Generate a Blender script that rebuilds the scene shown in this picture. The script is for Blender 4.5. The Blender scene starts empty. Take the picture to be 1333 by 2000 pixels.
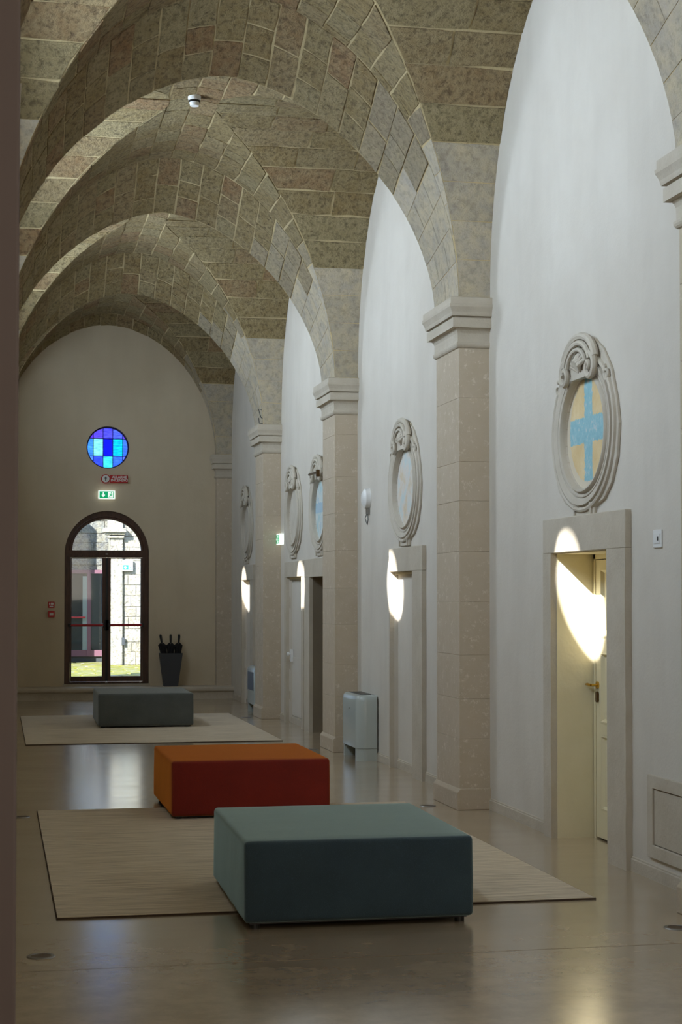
import bpy, bmesh, math, random
from math import sin, cos, pi, atan, tan, radians
from mathutils import Vector, Matrix
from mathutils.geometry import tessellate_polygon
rnd = random.Random(7)
scn = bpy.context.scene
COL = scn.collection

# ------------------------------------------------------------------ camera, sky, sun, lights, exposure
FPX = 3300.0
YAW = atan((666.5 + 5) / FPX); PITCH = radians(1.5)
cam_d = bpy.data.cameras.new('camera'); cam = bpy.data.objects.new('camera', cam_d); COL.objects.link(cam)
cam.location = (0, 0, 1.65)
cam.rotation_euler = (pi / 2 + PITCH, 0, -YAW)
cam_d.sensor_fit = 'AUTO'; cam_d.sensor_width = 36; cam_d.lens = FPX * 36 / 2000
cam_d.shift_y = (165 - FPX * tan(PITCH)) / 2000
cam_d.clip_start = 0.05; cam_d.clip_end = 300
cam_d.dof.use_dof = True; cam_d.dof.focus_distance = 14; cam_d.dof.aperture_fstop = 22
scn.camera = cam

SUN = Vector((1.0, 1.33, -0.94))
w = bpy.data.worlds.new('sky'); scn.world = w; w.use_nodes = True
bg = w.node_tree.nodes['Background']; bg.inputs[0].default_value = (0.50, 0.68, 1.0, 1); bg.inputs[1].default_value = 2.6

sd = bpy.data.lights.new('sun', 'SUN'); sd.energy = 15; sd.angle = radians(0.35); sd.color = (1.0, 0.97, 0.92)
so = bpy.data.objects.new('sun', sd); COL.objects.link(so); so.rotation_euler = SUN.to_track_quat('-Z', 'Y').to_euler()


def area(name, loc, aim, sx, sy, power, color, spread=180):
    d = bpy.data.lights.new(name, 'AREA'); d.shape = 'RECTANGLE'; d.size = sx; d.size_y = sy; d.energy = power; d.color = color; d.spread = radians(spread)
    o = bpy.data.objects.new(name, d); COL.objects.link(o); o.location = loc
    o.rotation_euler = Vector(aim).to_track_quat('-Z', 'Z').to_euler()
    return o


BAYC = [5.585, 10.535, 15.475, 20.42]
for i, yc in enumerate(BAYC + [25.2]):          # daylight entering through the upper windows of the left wall
    area('left_window_daylight', (-0.2, yc, 4.95), (1, 0.12, -0.02), 1.5, 0.9, 100 if i < 4 else 26, (0.71, 0.85, 1.0), 152)
area('near_end_fill', (1.7, -0.9, 2.6), (0.05, 1, 0.02), 2.6, 2.2, 50, (1.0, 0.86, 0.70))  # added warm fill lamp behind the camera, no window at this end

vs = scn.view_settings
scn.display_settings.display_device = 'sRGB'
vs.view_transform = 'Standard'; vs.look = 'None'; vs.exposure = 0.14; vs.gamma = 1; vs.use_curve_mapping = False
try:
    scn.cycles.use_denoising = True
    scn.cycles.max_bounces = 10; scn.cycles.diffuse_bounces = 6; scn.cycles.glossy_bounces = 4
    scn.cycles.transparent_max_bounces = 12
    scn.cycles.sample_clamp_indirect = 6
    scn.cycles.caustics_reflective = False; scn.cycles.caustics_refractive = False
except Exception:
    pass


# ------------------------------------------------------------------ materials
def lin(r, g, b):
    f = lambda v: (v / 255 / 12.92) if v / 255 <= 0.04045 else ((v / 255 + 0.055) / 1.055) ** 2.4
    return (f(r), f(g), f(b), 1)


class NT:
    def __init__(s, name):
        s.m = bpy.data.materials.new(name); s.m.use_nodes = True
        s.t = s.m.node_tree; s.p = s.t.nodes['Principled BSDF']

    def n(s, typ, **kw):
        nd = s.t.nodes.new(typ)
        for k, v in kw.items():
            if hasattr(nd, k) and not k[0].isupper():
                setattr(nd, k, v)
            else:
                nd.inputs[k.replace('_', ' ')].default_value = v
        return nd

    def l(s, a, b): s.t.links.new(a, b)

    def noise(s, vec, scale, detail=5, rough=0.6):
        nd = s.n('ShaderNodeTexNoise', Scale=scale, Detail=detail, Roughness=rough)
        if vec: s.l(vec, nd.inputs['Vector'])
        return nd

    def coord(s, scale=(1, 1, 1), kind='Object'):
        tc = s.n('ShaderNodeTexCoord'); mp = s.n('ShaderNodeMapping'); mp.inputs['Scale'].default_value = scale
        s.l(tc.outputs[kind], mp.inputs['Vector']); return mp.outputs[0]

    def pos(s, scale=(1, 1, 1)):
        g = s.n('ShaderNodeNewGeometry'); mp = s.n('ShaderNodeMapping'); mp.inputs['Scale'].default_value = scale
        s.l(g.outputs['Position'], mp.inputs['Vector']); return mp.outputs[0]

    def ramp(s, fac, stops):
        r = s.n('ShaderNodeValToRGB'); e = r.color_ramp.elements
        while len(e) < len(stops): e.new(0.5)
        for i, (p, c) in enumerate(stops): e[i].position = p; e[i].color = c
        s.l(fac, r.inputs[0]); return r.outputs[0]

    def mix(s, fac, a, b, mode='MIX'):
        m = s.n('ShaderNodeMix', data_type='RGBA', blend_type=mode)
        for sock, v in ((m.inputs[0], fac), (m.inputs[6], a), (m.inputs[7], b)):
            if hasattr(v, 'links'): s.l(v, sock)
            else: sock.default_value = v
        return m.outputs[2]

    def bump(s, h, strength=0.5, dist=0.02, prev=None):
        b = s.n('ShaderNodeBump', Strength=strength, Distance=dist); s.l(h, b.inputs['Height'])
        if prev: s.l(prev, b.inputs['Normal'])
        s.l(b.outputs[0], s.p.inputs['Normal']); return b.outputs[0]

    def base(s, c):
        if hasattr(c, 'links'): s.l(c, s.p.inputs['Base Color'])
        else: s.p.inputs['Base Color'].default_value = c

    def set(s, **kw):
        for k, v in kw.items(): s.p.inputs[k.replace('_', ' ')].default_value = v
        return s


def flat(name, c, rough=0.6, metal=0.0, **kw):
    m = NT(name); m.base(c); m.set(Roughness=rough, Metallic=metal, **kw); return m.m


def plaster(name, a, b, sc=1.2, bstr=0.25):
    m = NT(name); v = m.pos(); n1 = m.noise(v, sc, 4); n2 = m.noise(v, 55, 4)
    n3 = m.noise(m.pos((1.0, 1.0, 0.25)), 2.5, 3)
    c = m.ramp(n1.outputs[0], [(0.3, a), (0.7, b)])
    c = m.mix(m.ramp(n3.outputs[0], [(0.45, (0, 0, 0, 1)), (0.75, (0.35, 0.35, 0.35, 1))]), c, tuple(x * 0.86 for x in a[:3]) + (1,))
    m.base(c); m.bump(n2.outputs[0], bstr, 0.006, m.bump(n1.outputs[0], 0.25, 0.05)); m.set(Roughness=0.85); return m.m


def stone_mat(name, cols, bump_s=1.0, dist=0.03, pits=True, sc=22, pitc=0.7):
    m = NT(name); v = m.pos()
    oi = m.n('ShaderNodeObjectInfo')
    base = m.ramp(oi.outputs['Random'], [(i / (len(cols) - 1), c) for i, c in enumerate(cols)])
    n1 = m.noise(v, 7, 6, 0.65); n2 = m.noise(v, sc, 6, 0.72); n3 = m.noise(v, 70, 3)
    c = m.mix(m.ramp(n1.outputs[0], [(0.35, (0, 0, 0, 1)), (0.7, (1, 1, 1, 1))]), base, m.mix(0.5, base, lin(218, 200, 156)))
    c = m.mix(m.ramp(n2.outputs[0], [(0.36, (pitc, pitc, pitc, 1)), (0.52, (0, 0, 0, 1))]), c, m.mix(0.75, base, lin(70, 54, 36)))
    if name.startswith('pillar'):
        c = m.mix(m.ramp(n1.outputs[0], [(0.3, (0, 0, 0, 1)), (0.8, (1, 1, 1, 1))]), base, lin(196, 182, 162))
        n4 = m.noise(v, 16, 8, 0.85)
        c = m.mix(m.ramp(n4.outputs[0], [(0.56, (0, 0, 0, 1)), (0.62, (0.75, 0.75, 0.75, 1))]), c, lin(222, 211, 195))
    m.base(c)
    h = m.bump(n1.outputs[0], 0.5 * bump_s, dist * 1.5)
    h = m.bump(n2.outputs[0], 1.0 * bump_s, dist * 1.6, h)
    if pits:
        vo = m.n('ShaderNodeTexVoronoi', Scale=30.0); m.l(v, vo.inputs['Vector'])
        pit = m.ramp(vo.outputs['Distance'], [(0.05, (0, 0, 0, 1)), (0.22, (1, 1, 1, 1))])
        m.bump(pit, 0.35 * bump_s, dist * 0.7, h)
    m.set(Roughness=0.95); return m.m


M = {}
M['plaster'] = plaster('white_plaster', lin(202, 195, 183), lin(211, 205, 194))
M['plaster_end'] = plaster('cream_plaster', lin(202, 187, 160), lin(210, 196, 170))
M['trim_stone'] = plaster('painted_stone', lin(186, 176, 158), lin(198, 189, 173), 4, 0.5)
M['stucco'] = plaster('stucco', lin(188, 180, 164), lin(198, 190, 176), 6, 0.35)
M['rough'] = stone_mat('rough_tufa', [lin(178, 150, 98), lin(190, 166, 114), lin(180, 156, 106), lin(196, 177, 130), lin(184, 144, 98), lin(186, 166, 120)], 1.0, 0.07)
M['washed'] = stone_mat('lime_washed_tufa', [lin(176, 160, 132), lin(186, 173, 148), lin(170, 154, 128)], 0.9, 0.05, True, 24, 0.5)
M['smooth'] = stone_mat('dressed_limestone', [lin(170, 162, 147), lin(182, 174, 160), lin(164, 156, 141)], 0.5, 0.03, False, 18, 0.35)
M['mortar'] = stone_mat('lime_mortar', [lin(206, 186, 140), lin(206, 186, 140)], 0.8, 0.014, False, 60, 0.15)
M['pillar'] = stone_mat('pillar_limestone', [lin(186, 171, 148), lin(191, 176, 153), lin(183, 169, 147)], 0.3, 0.010, False, 40, 0.12)


def floor_mat():
    m = NT('polished_resin_floor'); v = m.pos(); n1 = m.noise(v, 0.9, 5); n2 = m.noise(v, 5, 6, 0.7); n3 = m.noise(m.pos((0.6, 1.6, 1)), 2, 5, 0.65)
    c = m.ramp(n1.outputs[0], [(0.3, lin(172, 153, 127)), (0.7, lin(186, 167, 140))])
    c = m.mix(m.ramp(n2.outputs[0], [(0.4, (0.3, 0.3, 0.3, 1)), (0.62, (0, 0, 0, 1))]), c, lin(128, 112, 90))
    m.base(c)
    r = m.ramp(n3.outputs[0], [(0.3, (0.13, 0.13, 0.13, 1)), (0.7, (0.24, 0.24, 0.24, 1))]); m.l(r, m.p.inputs['Roughness'])
    m.bump(n2.outputs[0], 0.03, 0.01, m.bump(n3.outputs[0], 0.03, 0.01)); m.set(Specular_IOR_Level=0.8, Coat_Weight=0.8, Coat_Roughness=0.19); return m.m


M['floor'] = floor_mat()


def fabric(name, c, c2, sheen=0.6, sheen_c=None):
    m = NT(name); v = m.coord(); n1 = m.noise(v, 3, 4); n2 = m.noise(v, 220, 2)
    col = m.ramp(n1.outputs[0], [(0.3, c), (0.7, c2)])
    col = m.mix(m.ramp(n2.outputs[0], [(0.55, (0, 0, 0, 1)), (0.75, (0.45, 0.45, 0.45, 1))]), col, tuple(min(1, x * 1.7) for x in c2[:3]) + (1,))
    m.base(col); m.bump(n2.outputs[0], 0.5, 0.003, m.bump(n1.outputs[0], 0.2, 0.02))
    m.set(Roughness=0.9, Sheen_Weight=sheen, Sheen_Roughness=0.45)
    m.p.inputs['Sheen Tint'].default_value = sheen_c or c2
    return m.m


M['blue_velvet'] = fabric('blue_grey_velvet', lin(42, 58, 68), lin(52, 70, 80), 1.0, lin(205, 236, 236))
M['rust_velvet'] = fabric('rust_orange_velvet', lin(108, 16, 9), lin(122, 22, 10), 1.0, lin(255, 160, 60))
M['grey_velvet'] = fabric('charcoal_grey_velvet', lin(74, 78, 76), lin(88, 92, 90), 0.7, lin(190, 195, 192))


def rug_mat():
    m = NT('woven_rug'); v = m.coord((0.5, 14, 1)); n1 = m.noise(v, 3.0, 8, 0.75); n2 = m.noise(m.coord((1, 1, 1)), 120, 3)
    n3 = m.noise(m.coord((0.7, 40, 1)), 2.2, 5, 0.7)
    c = m.ramp(n1.outputs[0], [(0.32, lin(160, 140, 112)), (0.5, lin(212, 196, 170)), (0.68, lin(230, 218, 196))])
    c = m.mix(m.ramp(n3.outputs[0], [(0.38, (0.7, 0.7, 0.7, 1)), (0.48, (0, 0, 0, 1))]), c, lin(118, 96, 74))
    m.base(c); m.bump(n2.outputs[0], 0.4, 0.004, m.bump(n3.outputs[0], 0.4, 0.006)); m.set(Roughness=0.8, Sheen_Weight=0.2); return m.m


M['rug'] = rug_mat()
M['rug_edge'] = flat('rug_binding', lin(70, 55, 42), 0.9)
M['jamb'] = flat('dark_mauve_paint', lin(92, 83, 83), 0.7)
M['dark_wood'] = (lambda m: (m.base(m.ramp(m.noise(m.coord((8, 8, 1)), 4, 6, 0.7).outputs[0], [(0.3, lin(58, 34, 24)), (0.7, lin(92, 60, 44))])), m.set(Roughness=0.4), m.m)[2])(NT('dark_brown_wood'))
M['black'] = flat('black_plastic', lin(22, 22, 22), 0.45)
M['black_cloth'] = flat('black_cloth', lin(20, 18, 20), 0.8)
M['red'] = flat('red_paint', lin(176, 22, 30), 0.35)
M['sign_red'] = flat('sign_red', lin(190, 28, 32), 0.4)
M['white'] = flat('white_plastic', lin(228, 228, 226), 0.35)
M['appliance'] = flat('pale_grey_enamel', lin(176, 184, 180), 0.22)
M['brass'] = flat('brass', lin(212, 170, 80), 0.25, 1.0)
M['chrome'] = flat('brushed_steel', lin(150, 148, 145), 0.4, 1.0)
M['bronze'] = flat('bronze_escutcheon', lin(96, 72, 44), 0.35, 0.8)
M['door_paint'] = flat('cream_door_paint', lin(222, 212, 178), 0.45)
M['niche'] = plaster('cream_niche_plaster', lin(226, 216, 182), lin(232, 223, 194), 3, 0.2)
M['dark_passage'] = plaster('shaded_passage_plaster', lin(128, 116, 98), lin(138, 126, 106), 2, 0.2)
M['planter'] = flat('anthracite_resin', lin(62, 64, 68), 0.55)
M['gap'] = flat('dark_gap', lin(24, 20, 17), 0.9)
M['lead'] = flat('blue_black_lead', lin(22, 20, 90), 0.5)
M['moss'] = (lambda m: (m.base(m.ramp(m.noise(m.pos(), 6, 6, 0.7).outputs[0], [(0.4, lin(108, 108, 26)), (0.5, lin(134, 126, 44)), (0.6, lin(140, 134, 118))])), m.set(Roughness=0.9), m.m)[2])(NT('mossy_stone'))
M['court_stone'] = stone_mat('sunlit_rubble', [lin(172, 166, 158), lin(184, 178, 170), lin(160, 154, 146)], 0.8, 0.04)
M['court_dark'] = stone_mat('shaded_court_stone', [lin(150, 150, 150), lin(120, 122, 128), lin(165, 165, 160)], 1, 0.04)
M['pink_frame'] = flat('red_brown_frame', lin(122, 82, 96), 0.5)


def emit(name, c, s):
    m = NT(name); m.base(c); m.p.inputs['Emission Color'].default_value = c; m.set(Emission_Strength=s, Roughness=0.4); return m.m


M['lit_green'] = emit('backlit_green', lin(0, 150, 96), 0.9)
M['lit_white'] = emit('backlit_white', lin(240, 250, 245), 0.8)
M['sign_green'] = flat('sign_green', lin(20, 140, 120), 0.5)


def glass_mat(name, tint=(1, 1, 1, 1), gloss=0.08, diff=0.0):
    m = bpy.data.materials.new(name); m.use_nodes = True; t = m.node_tree; t.nodes.clear()
    out = t.nodes.new('ShaderNodeOutputMaterial'); tr = t.nodes.new('ShaderNodeBsdfTransparent'); tr.inputs[0].default_value = tint
    gl = t.nodes.new('ShaderNodeBsdfGlossy'); gl.inputs['Roughness'].default_value = 0.03
    mx = t.nodes.new('ShaderNodeMixShader'); fr = t.nodes.new('ShaderNodeFresnel'); fr.inputs[0].default_value = 1.45
    last = tr
    if diff:
        tl = t.nodes.new('ShaderNodeBsdfTranslucent'); nz = t.nodes.new('ShaderNodeTexNoise'); nz.inputs['Scale'].default_value = 9; nz.inputs['Detail'].default_value = 5
        mp = t.nodes.new('ShaderNodeMapping'); tc = t.nodes.new('ShaderNodeTexCoord'); mp.inputs['Scale'].default_value = (1, 1, 5)
        t.links.new(tc.outputs['Object'], mp.inputs[0]); t.links.new(mp.outputs[0], nz.inputs['Vector'])
        rp = t.nodes.new('ShaderNodeValToRGB'); rp.color_ramp.elements[0].position = 0.35; rp.color_ramp.elements[1].position = 0.65
        rp.color_ramp.elements[0].color = tuple(x * 0.7 for x in tint[:3]) + (1,); rp.color_ramp.elements[1].color = tint
        t.links.new(nz.outputs[0], rp.inputs[0]); t.links.new(rp.outputs[0], tr.inputs[0]); t.links.new(rp.outputs[0], tl.inputs[0])
        m2 = t.nodes.new('ShaderNodeMixShader'); m2.inputs[0].default_value = diff
        t.links.new(tr.outputs[0], m2.inputs[1]); t.links.new(tl.outputs[0], m2.inputs[2]); last = m2
    t.links.new(fr.outputs[0], mx.inputs[0]); t.links.new(last.outputs[0], mx.inputs[1]); t.links.new(gl.outputs[0], mx.inputs[2])
    t.links.new(mx.outputs[0], out.inputs[0]); return m


M['glass'] = glass_mat('clear_glass', (0.92, 0.96, 0.97, 1))


# ------------------------------------------------------------------ mesh helpers
def link(name, me, mat, parent=None, loc=None, kind=None):
    o = bpy.data.objects.new(name, me); COL.objects.link(o)
    if mat is not None and not me.materials: me.materials.append(M[mat] if isinstance(mat, str) else mat)
    if parent is not None: o.parent = parent
    if loc is not None: o.location = loc
    if kind: o['kind'] = kind
    return o


class MB:
    def __init__(s): s.v = []; s.f = []; s.sm = False

    def add(s, vs_, fs):
        b = len(s.v); s.v += [tuple(p) for p in vs_]; s.f += [tuple(i + b for i in f) for f in fs]; return s

    def box(s, x0, x1, y0, y1, z0, z1):
        return s.add([(x0, y0, z0), (x1, y0, z0), (x1, y1, z0), (x0, y1, z0), (x0, y0, z1), (x1, y0, z1), (x1, y1, z1), (x0, y1, z1)],
                     [(0, 3, 2, 1), (4, 5, 6, 7), (0, 1, 5, 4), (1, 2, 6, 5), (2, 3, 7, 6), (3, 0, 4, 7)])

    def prism(s, pts, axis, a, b):
        """polygon pts (2-tuples) in the plane normal to axis, extruded from a to b"""
        n = len(pts)
        def P(p, c): return (c, p[0], p[1]) if axis == 'x' else (p[0], c, p[1]) if axis == 'y' else (p[0], p[1], c)
        return s.add([P(p, a) for p in pts] + [P(p, b) for p in pts],
                     [tuple(range(n))[::-1], tuple(range(n, 2 * n))] + [(i, (i + 1) % n, n + (i + 1) % n, n + i) for i in range(n)])

    def plate(s, outer, holes, axis, a, b):
        """flat plate with holes, thickness a..b"""
        loops = [outer] + holes; pts = [p for l in loops for p in l]
        tris = tessellate_polygon([[Vector((p[0], p[1], 0)) for p in l] for l in loops])
        def P(p, c): return (c, p[0], p[1]) if axis == 'x' else (p[0], c, p[1]) if axis == 'y' else (p[0], p[1], c)
        n = len(pts); fs = [t for t in tris] + [tuple(i + n for i in t[::-1]) for t in tris]; k = 0
        for l in loops:
            m = len(l)
            fs += [(k + i, k + (i + 1) % m, n + k + (i + 1) % m, n + k + i) for i in range(m)]; k += m
        return s.add([P(p, a) for p in pts] + [P(p, b) for p in pts], fs)

    def cyl(s, p0, p1, r0, r1=None, n=16, cap=True):
        r1 = r0 if r1 is None else r1; p0 = Vector(p0); p1 = Vector(p1); d = (p1 - p0).normalized()
        u = d.orthogonal().normalized(); w_ = d.cross(u)
        vs_ = [p0 + (u * cos(2 * pi * i / n) + w_ * sin(2 * pi * i / n)) * r0 for i in range(n)] + [p1 + (u * cos(2 * pi * i / n) + w_ * sin(2 * pi * i / n)) * r1 for i in range(n)]
        fs = [(i, (i + 1) % n, n + (i + 1) % n, n + i) for i in range(n)]
        if cap: fs += [tuple(range(n))[::-1], tuple(range(n, 2 * n))]
        return s.add(vs_, fs)

    def tube(s, pts, r, n=8):
        """tube along points; r a number or list"""
        pts = [Vector(p) for p in pts]; m = len(pts); rs = r if isinstance(r, (list, tuple)) else [r] * m; vs_ = []; ref = None
        for i, p in enumerate(pts):
            t = (pts[min(i + 1, m - 1)] - pts[max(i - 1, 0)]).normalized()
            if ref is None: ref = t.orthogonal().normalized()
            u = (ref - t * ref.dot(t)).normalized(); ref = u; w_ = t.cross(u)
            vs_ += [p + (u * cos(2 * pi * k / n) + w_ * sin(2 * pi * k / n)) * rs[i] for k in range(n)]
        fs = [(i * n + k, i * n + (k + 1) % n, (i + 1) * n + (k + 1) % n, (i + 1) * n + k) for i in range(m - 1) for k in range(n)]
        fs += [tuple(range(n))[::-1], tuple(range((m - 1) * n, m * n))]
        return s.add(vs_, fs)

    def mesh(s, name, smooth=False, bevel=0, seg=2):
        me = bpy.data.meshes.new(name); me.from_pydata(s.v, [], s.f); me.validate()
        bm = bmesh.new(); bm.from_mesh(me); bmesh.ops.recalc_face_normals(bm, faces=bm.faces)
        if bevel:
            ed = [e for e in bm.edges if len(e.link_faces) == 2 and e.calc_face_angle(0) > 0.6]
            bmesh.ops.bevel(bm, geom=ed, offset=bevel, segments=seg, profile=0.6, affect='EDGES', clamp_overlap=True)
        if smooth:
            for f in bm.faces: f.smooth = True
            if not bevel:
                for e in bm.edges:
                    if len(e.link_faces) == 2 and e.calc_face_angle(0) > 0.7: e.smooth = False
        bm.to_mesh(me); bm.free(); return me

    def obj(s, name, mat, parent=None, smooth=False, bevel=0, seg=2, kind=None, loc=None):
        return link(name, s.mesh(name, smooth, bevel, seg), mat, parent, loc, kind)


def empty(name, loc, label=None, cat=None, group=None, kind=None):
    o = bpy.data.objects.new(name, None); COL.objects.link(o); o.location = loc; o.empty_display_size = 0.1
    return tag(o, label, cat, group, kind)


def tag(o, label=None, cat=None, group=None, kind=None):
    if label: o['label'] = label
    if cat: o['category'] = cat
    if group: o['group'] = group
    if kind: o['kind'] = kind
    return o


# ------------------------------------------------------------------ geometry of the vaults
XC = 1.755; HW = 1.755; ZS = 3.975; XR = 3.76; XL = -0.25
PC = [7.98, 13.01, 17.94, 22.90]                 # pillar centres along the hall
RN = [c - 0.37 for c in PC] + [27.48]            # near edge of each transverse rib
RF = [c + 0.37 for c in PC] + [27.66]            # far edge
YEND = 27.65; ZTOP = 6.55


def sup(t, p): t = min(1.0, abs(t)); return max(0.0, 1 - t ** p) ** (1 / p)
def Nz(x): return ZS + 2.27 * sup((x - XC) / HW, 1.85)
def Az(x): return ZS + 1.85 * sup((x - XC) / HW, 1.72)
def Ez(x): return ZS + 2.09 * sup((x - XC) / HW, 1.95)
def Lz(d, hs): return ZS + 2.245 * sup(d / hs, 2.08)
def groin_d(x, hs):
    t = (Nz(x) - ZS) / 2.245
    return 0.0 if t >= 1 else hs * sup(t, 2.08)
def groin_dx(d, hs):
    t = (Lz(d, hs) - ZS) / 2.27
    return HW * sup(t, 1.85)


def arc_table(fn, a, b, n=400):
    pts = []
    s = 0; prev = None
    for i in range(n + 1):
        u = a + (b - a) * (0.5 - 0.5 * cos(pi * i / n)); z = fn(u)
        if prev: s += math.hypot(u - prev[0], z - prev[1])
        pts.append((s, u)); prev = (u, z)
    return pts


def at_arc(tab, s):
    if s <= 0: return tab[0][1]
    lo, hi = 0, len(tab) - 1
    if s >= tab[-1][0]: return tab[-1][1]
    while hi - lo > 1:
        m = (lo + hi) // 2
        if tab[m][0] < s: lo = m
        else: hi = m
    s0, u0 = tab[lo]; s1, u1 = tab[hi]
    return u0 + (u1 - u0) * (s - s0) / max(1e-9, s1 - s0)


def by_arc(tab, S): return lambda s_, v: S(at_arc(tab, s_), v)


def cell(S, u0, u1, v0, v1, out, ctr, gap=0.008, nu=2, nv=2, amp=0.004, skew=(0, 0)):
    """a stone: patch of surface S(u, v) between the given bounds, standing proud of the mortar by out; v bounds may be functions of u"""
    n = (nu + 1) * (nv + 1); vs_ = []; base = []; out = out + (rnd.uniform(-0.003, 0.006) if amp > 0.002 else 0)
    for i in range(nu + 1):
        uu = u0 + gap + (u1 - u0 - 2 * gap) * i / nu
        va = v0(uu) if callable(v0) else v0; vb = v1(uu) if callable(v1) else v1
        if vb - va < 2.5 * gap: vb = va + 2.5 * gap
        va += gap; vb -= gap
        for j in range(nv + 1):
            vv = va + (vb - va) * j / nv
            p = Vector(S(uu, vv)); e = 1e-3
            du = Vector(S(uu + e, vv)) - Vector(S(uu - e, vv)); dv = Vector(S(uu, vv + e)) - Vector(S(uu, vv - e))
            nn = du.cross(dv)
            if nn.length < 1e-12: nn = Vector((0, 0, -1))
            nn.normalize()
            if nn.dot(ctr - p) < 0: nn = -nn
            edge = i in (0, nu) or j in (0, nv)
            h = out + rnd.uniform(-amp, amp) * 0.5 + (0 if edge else 0.002)
            jit = (du.normalized() * rnd.uniform(-1, 1) + dv.normalized() * rnd.uniform(-1, 1)) * amp * 2.2 if edge else Vector()
            vs_.append(p + nn * h + jit); base.append(p - nn * 0.012)
    W = nv + 1; fs = [(i * W + j, i * W + j + 1, (i + 1) * W + j + 1, (i + 1) * W + j) for i in range(nu) for j in range(nv)]
    ring = [j for j in range(nv)] + [i * W + nv for i in range(nu)] + [nu * W + j for j in range(nv, 0, -1)] + [i * W for i in range(nu, 0, -1)]
    k = len(ring); off = len(vs_); vs_ += [vs_[r] for r in ring] + [base[r] for r in ring]
    fs += [(off + i, off + (i + 1) % k, off + k + (i + 1) % k, off + k + i) for i in range(k)]
    return vs_, fs


def emit_stones(cells, parent, name='stone', limit=290):
    """cells: (verts, faces, material, priority); the first `limit` become single stones, the rest one joined part"""
    cells.sort(key=lambda c: c[3])
    for i, (v, f, mat, pr) in enumerate(cells[:limit]):
        me = bpy.data.meshes.new(name); me.from_pydata([tuple(p) for p in v], [], f)
        me.materials.append(M[mat]); me.polygons.foreach_set('use_smooth', [True] * 4 + [False] * (len(f) - 4)) if len(f) > 4 else None
        link(name, me, None, parent)
    rest = {}
    for c in cells[limit:]: rest.setdefault(c[2], MB()).add([tuple(p) for p in c[0]], c[1])
    for mat, mb in rest.items():
        me = bpy.data.meshes.new('small_stones'); me.from_pydata(mb.v, [], mb.f); me.materials.append(M[mat])
        link('small_stones', me, None, parent, kind='stuff')


def grid(S, us, vs_):
    W = len(vs_); pts = [S(u, v) for u in us for v in vs_]
    return pts, [(i * W + j, i * W + j + 1, (i + 1) * W + j + 1, (i + 1) * W + j) for i in range(len(us) - 1) for j in range(W - 1)]


def splits(a, b, step, off=0.0, jit=0.12):
    """lengths of about step from a to b"""
    out = [a]; x = a + step * (off if off else 1)
    while x < b - step * 0.35:
        out.append(x + rnd.uniform(-jit, jit) * step); x += step * rnd.uniform(0.85, 1.15)
    return out + [b]


# transverse ribs
def rib(k):
    ya, yb = RN[k], RF[k]
    far = Az if k < 4 else Ez
    def S(x, y):
        t = (y - ya) / (yb - ya); z = (1 - t) * Nz(x) + t * far(x)
        return (x, y, z)
    xs = [XC - HW * cos(pi * i / 64) for i in range(65)]
    mb = MB(); mb.add(*grid(S, xs, [ya, (ya + yb) / 2, yb]))
    # back of the rib: upright face from the far soffit edge up to the crown level
    mb.add(*grid(lambda x, t: (x, yb, far(x) + t * (max(Nz(x), far(x)) - far(x) + 0.02)), xs, [0, 1]))
    me = mb.mesh('rib', True)
    o = link('trim_%d' % (k + 1), me, 'mortar', None, kind='structure')
    o['label'] = 'transverse stone arch spanning the hall, number %d from the camera' % (k + 1)
    cells = []
    tab = arc_table(lambda x: (Nz(x) + far(x)) / 2, XC - HW, XC + HW); T = tab[-1][0]
    nc = 25 if k < 4 else 23
    for c in range(nc):
        x0 = at_arc(tab, T * c / nc); x1 = at_arc(tab, T * (c + 1) / nc)
        if k < 4:
            cuts = [ya, ya + 0.25 + rnd.uniform(-0.03, 0.03), ya + 0.5 + rnd.uniform(-0.03, 0.03), yb] if c % 2 else [ya, ya + 0.36 + rnd.uniform(-0.05, 0.05), yb]
        else: cuts = [ya, yb]
        for a, b in zip(cuts[:-1], cuts[1:]):
            SA = by_arc(tab, S); s0, s1 = T * c / nc, T * (c + 1) / nc; zc = SA((s0 + s1) / 2, (a + b) / 2)[2]; rm = 'washed' if x0 > XC and zc < 5.42 + rnd.uniform(-0.12, 0.12) else 'rough'
            sm = zc < 5.05 + rnd.uniform(-0.06, 0.06) and x0 > XC
            cells.append((*cell(SA, s0, s1, a, b, 0.003 if sm else 0.007, Vector((XC, (a + b) / 2, 3.9)), 0.003 if sm else 0.009, 2, 2, 0.001 if sm else 0.0035), 'smooth' if sm else rm, 0))
    emit_stones(cells, o, 'stone')
    return o


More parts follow.
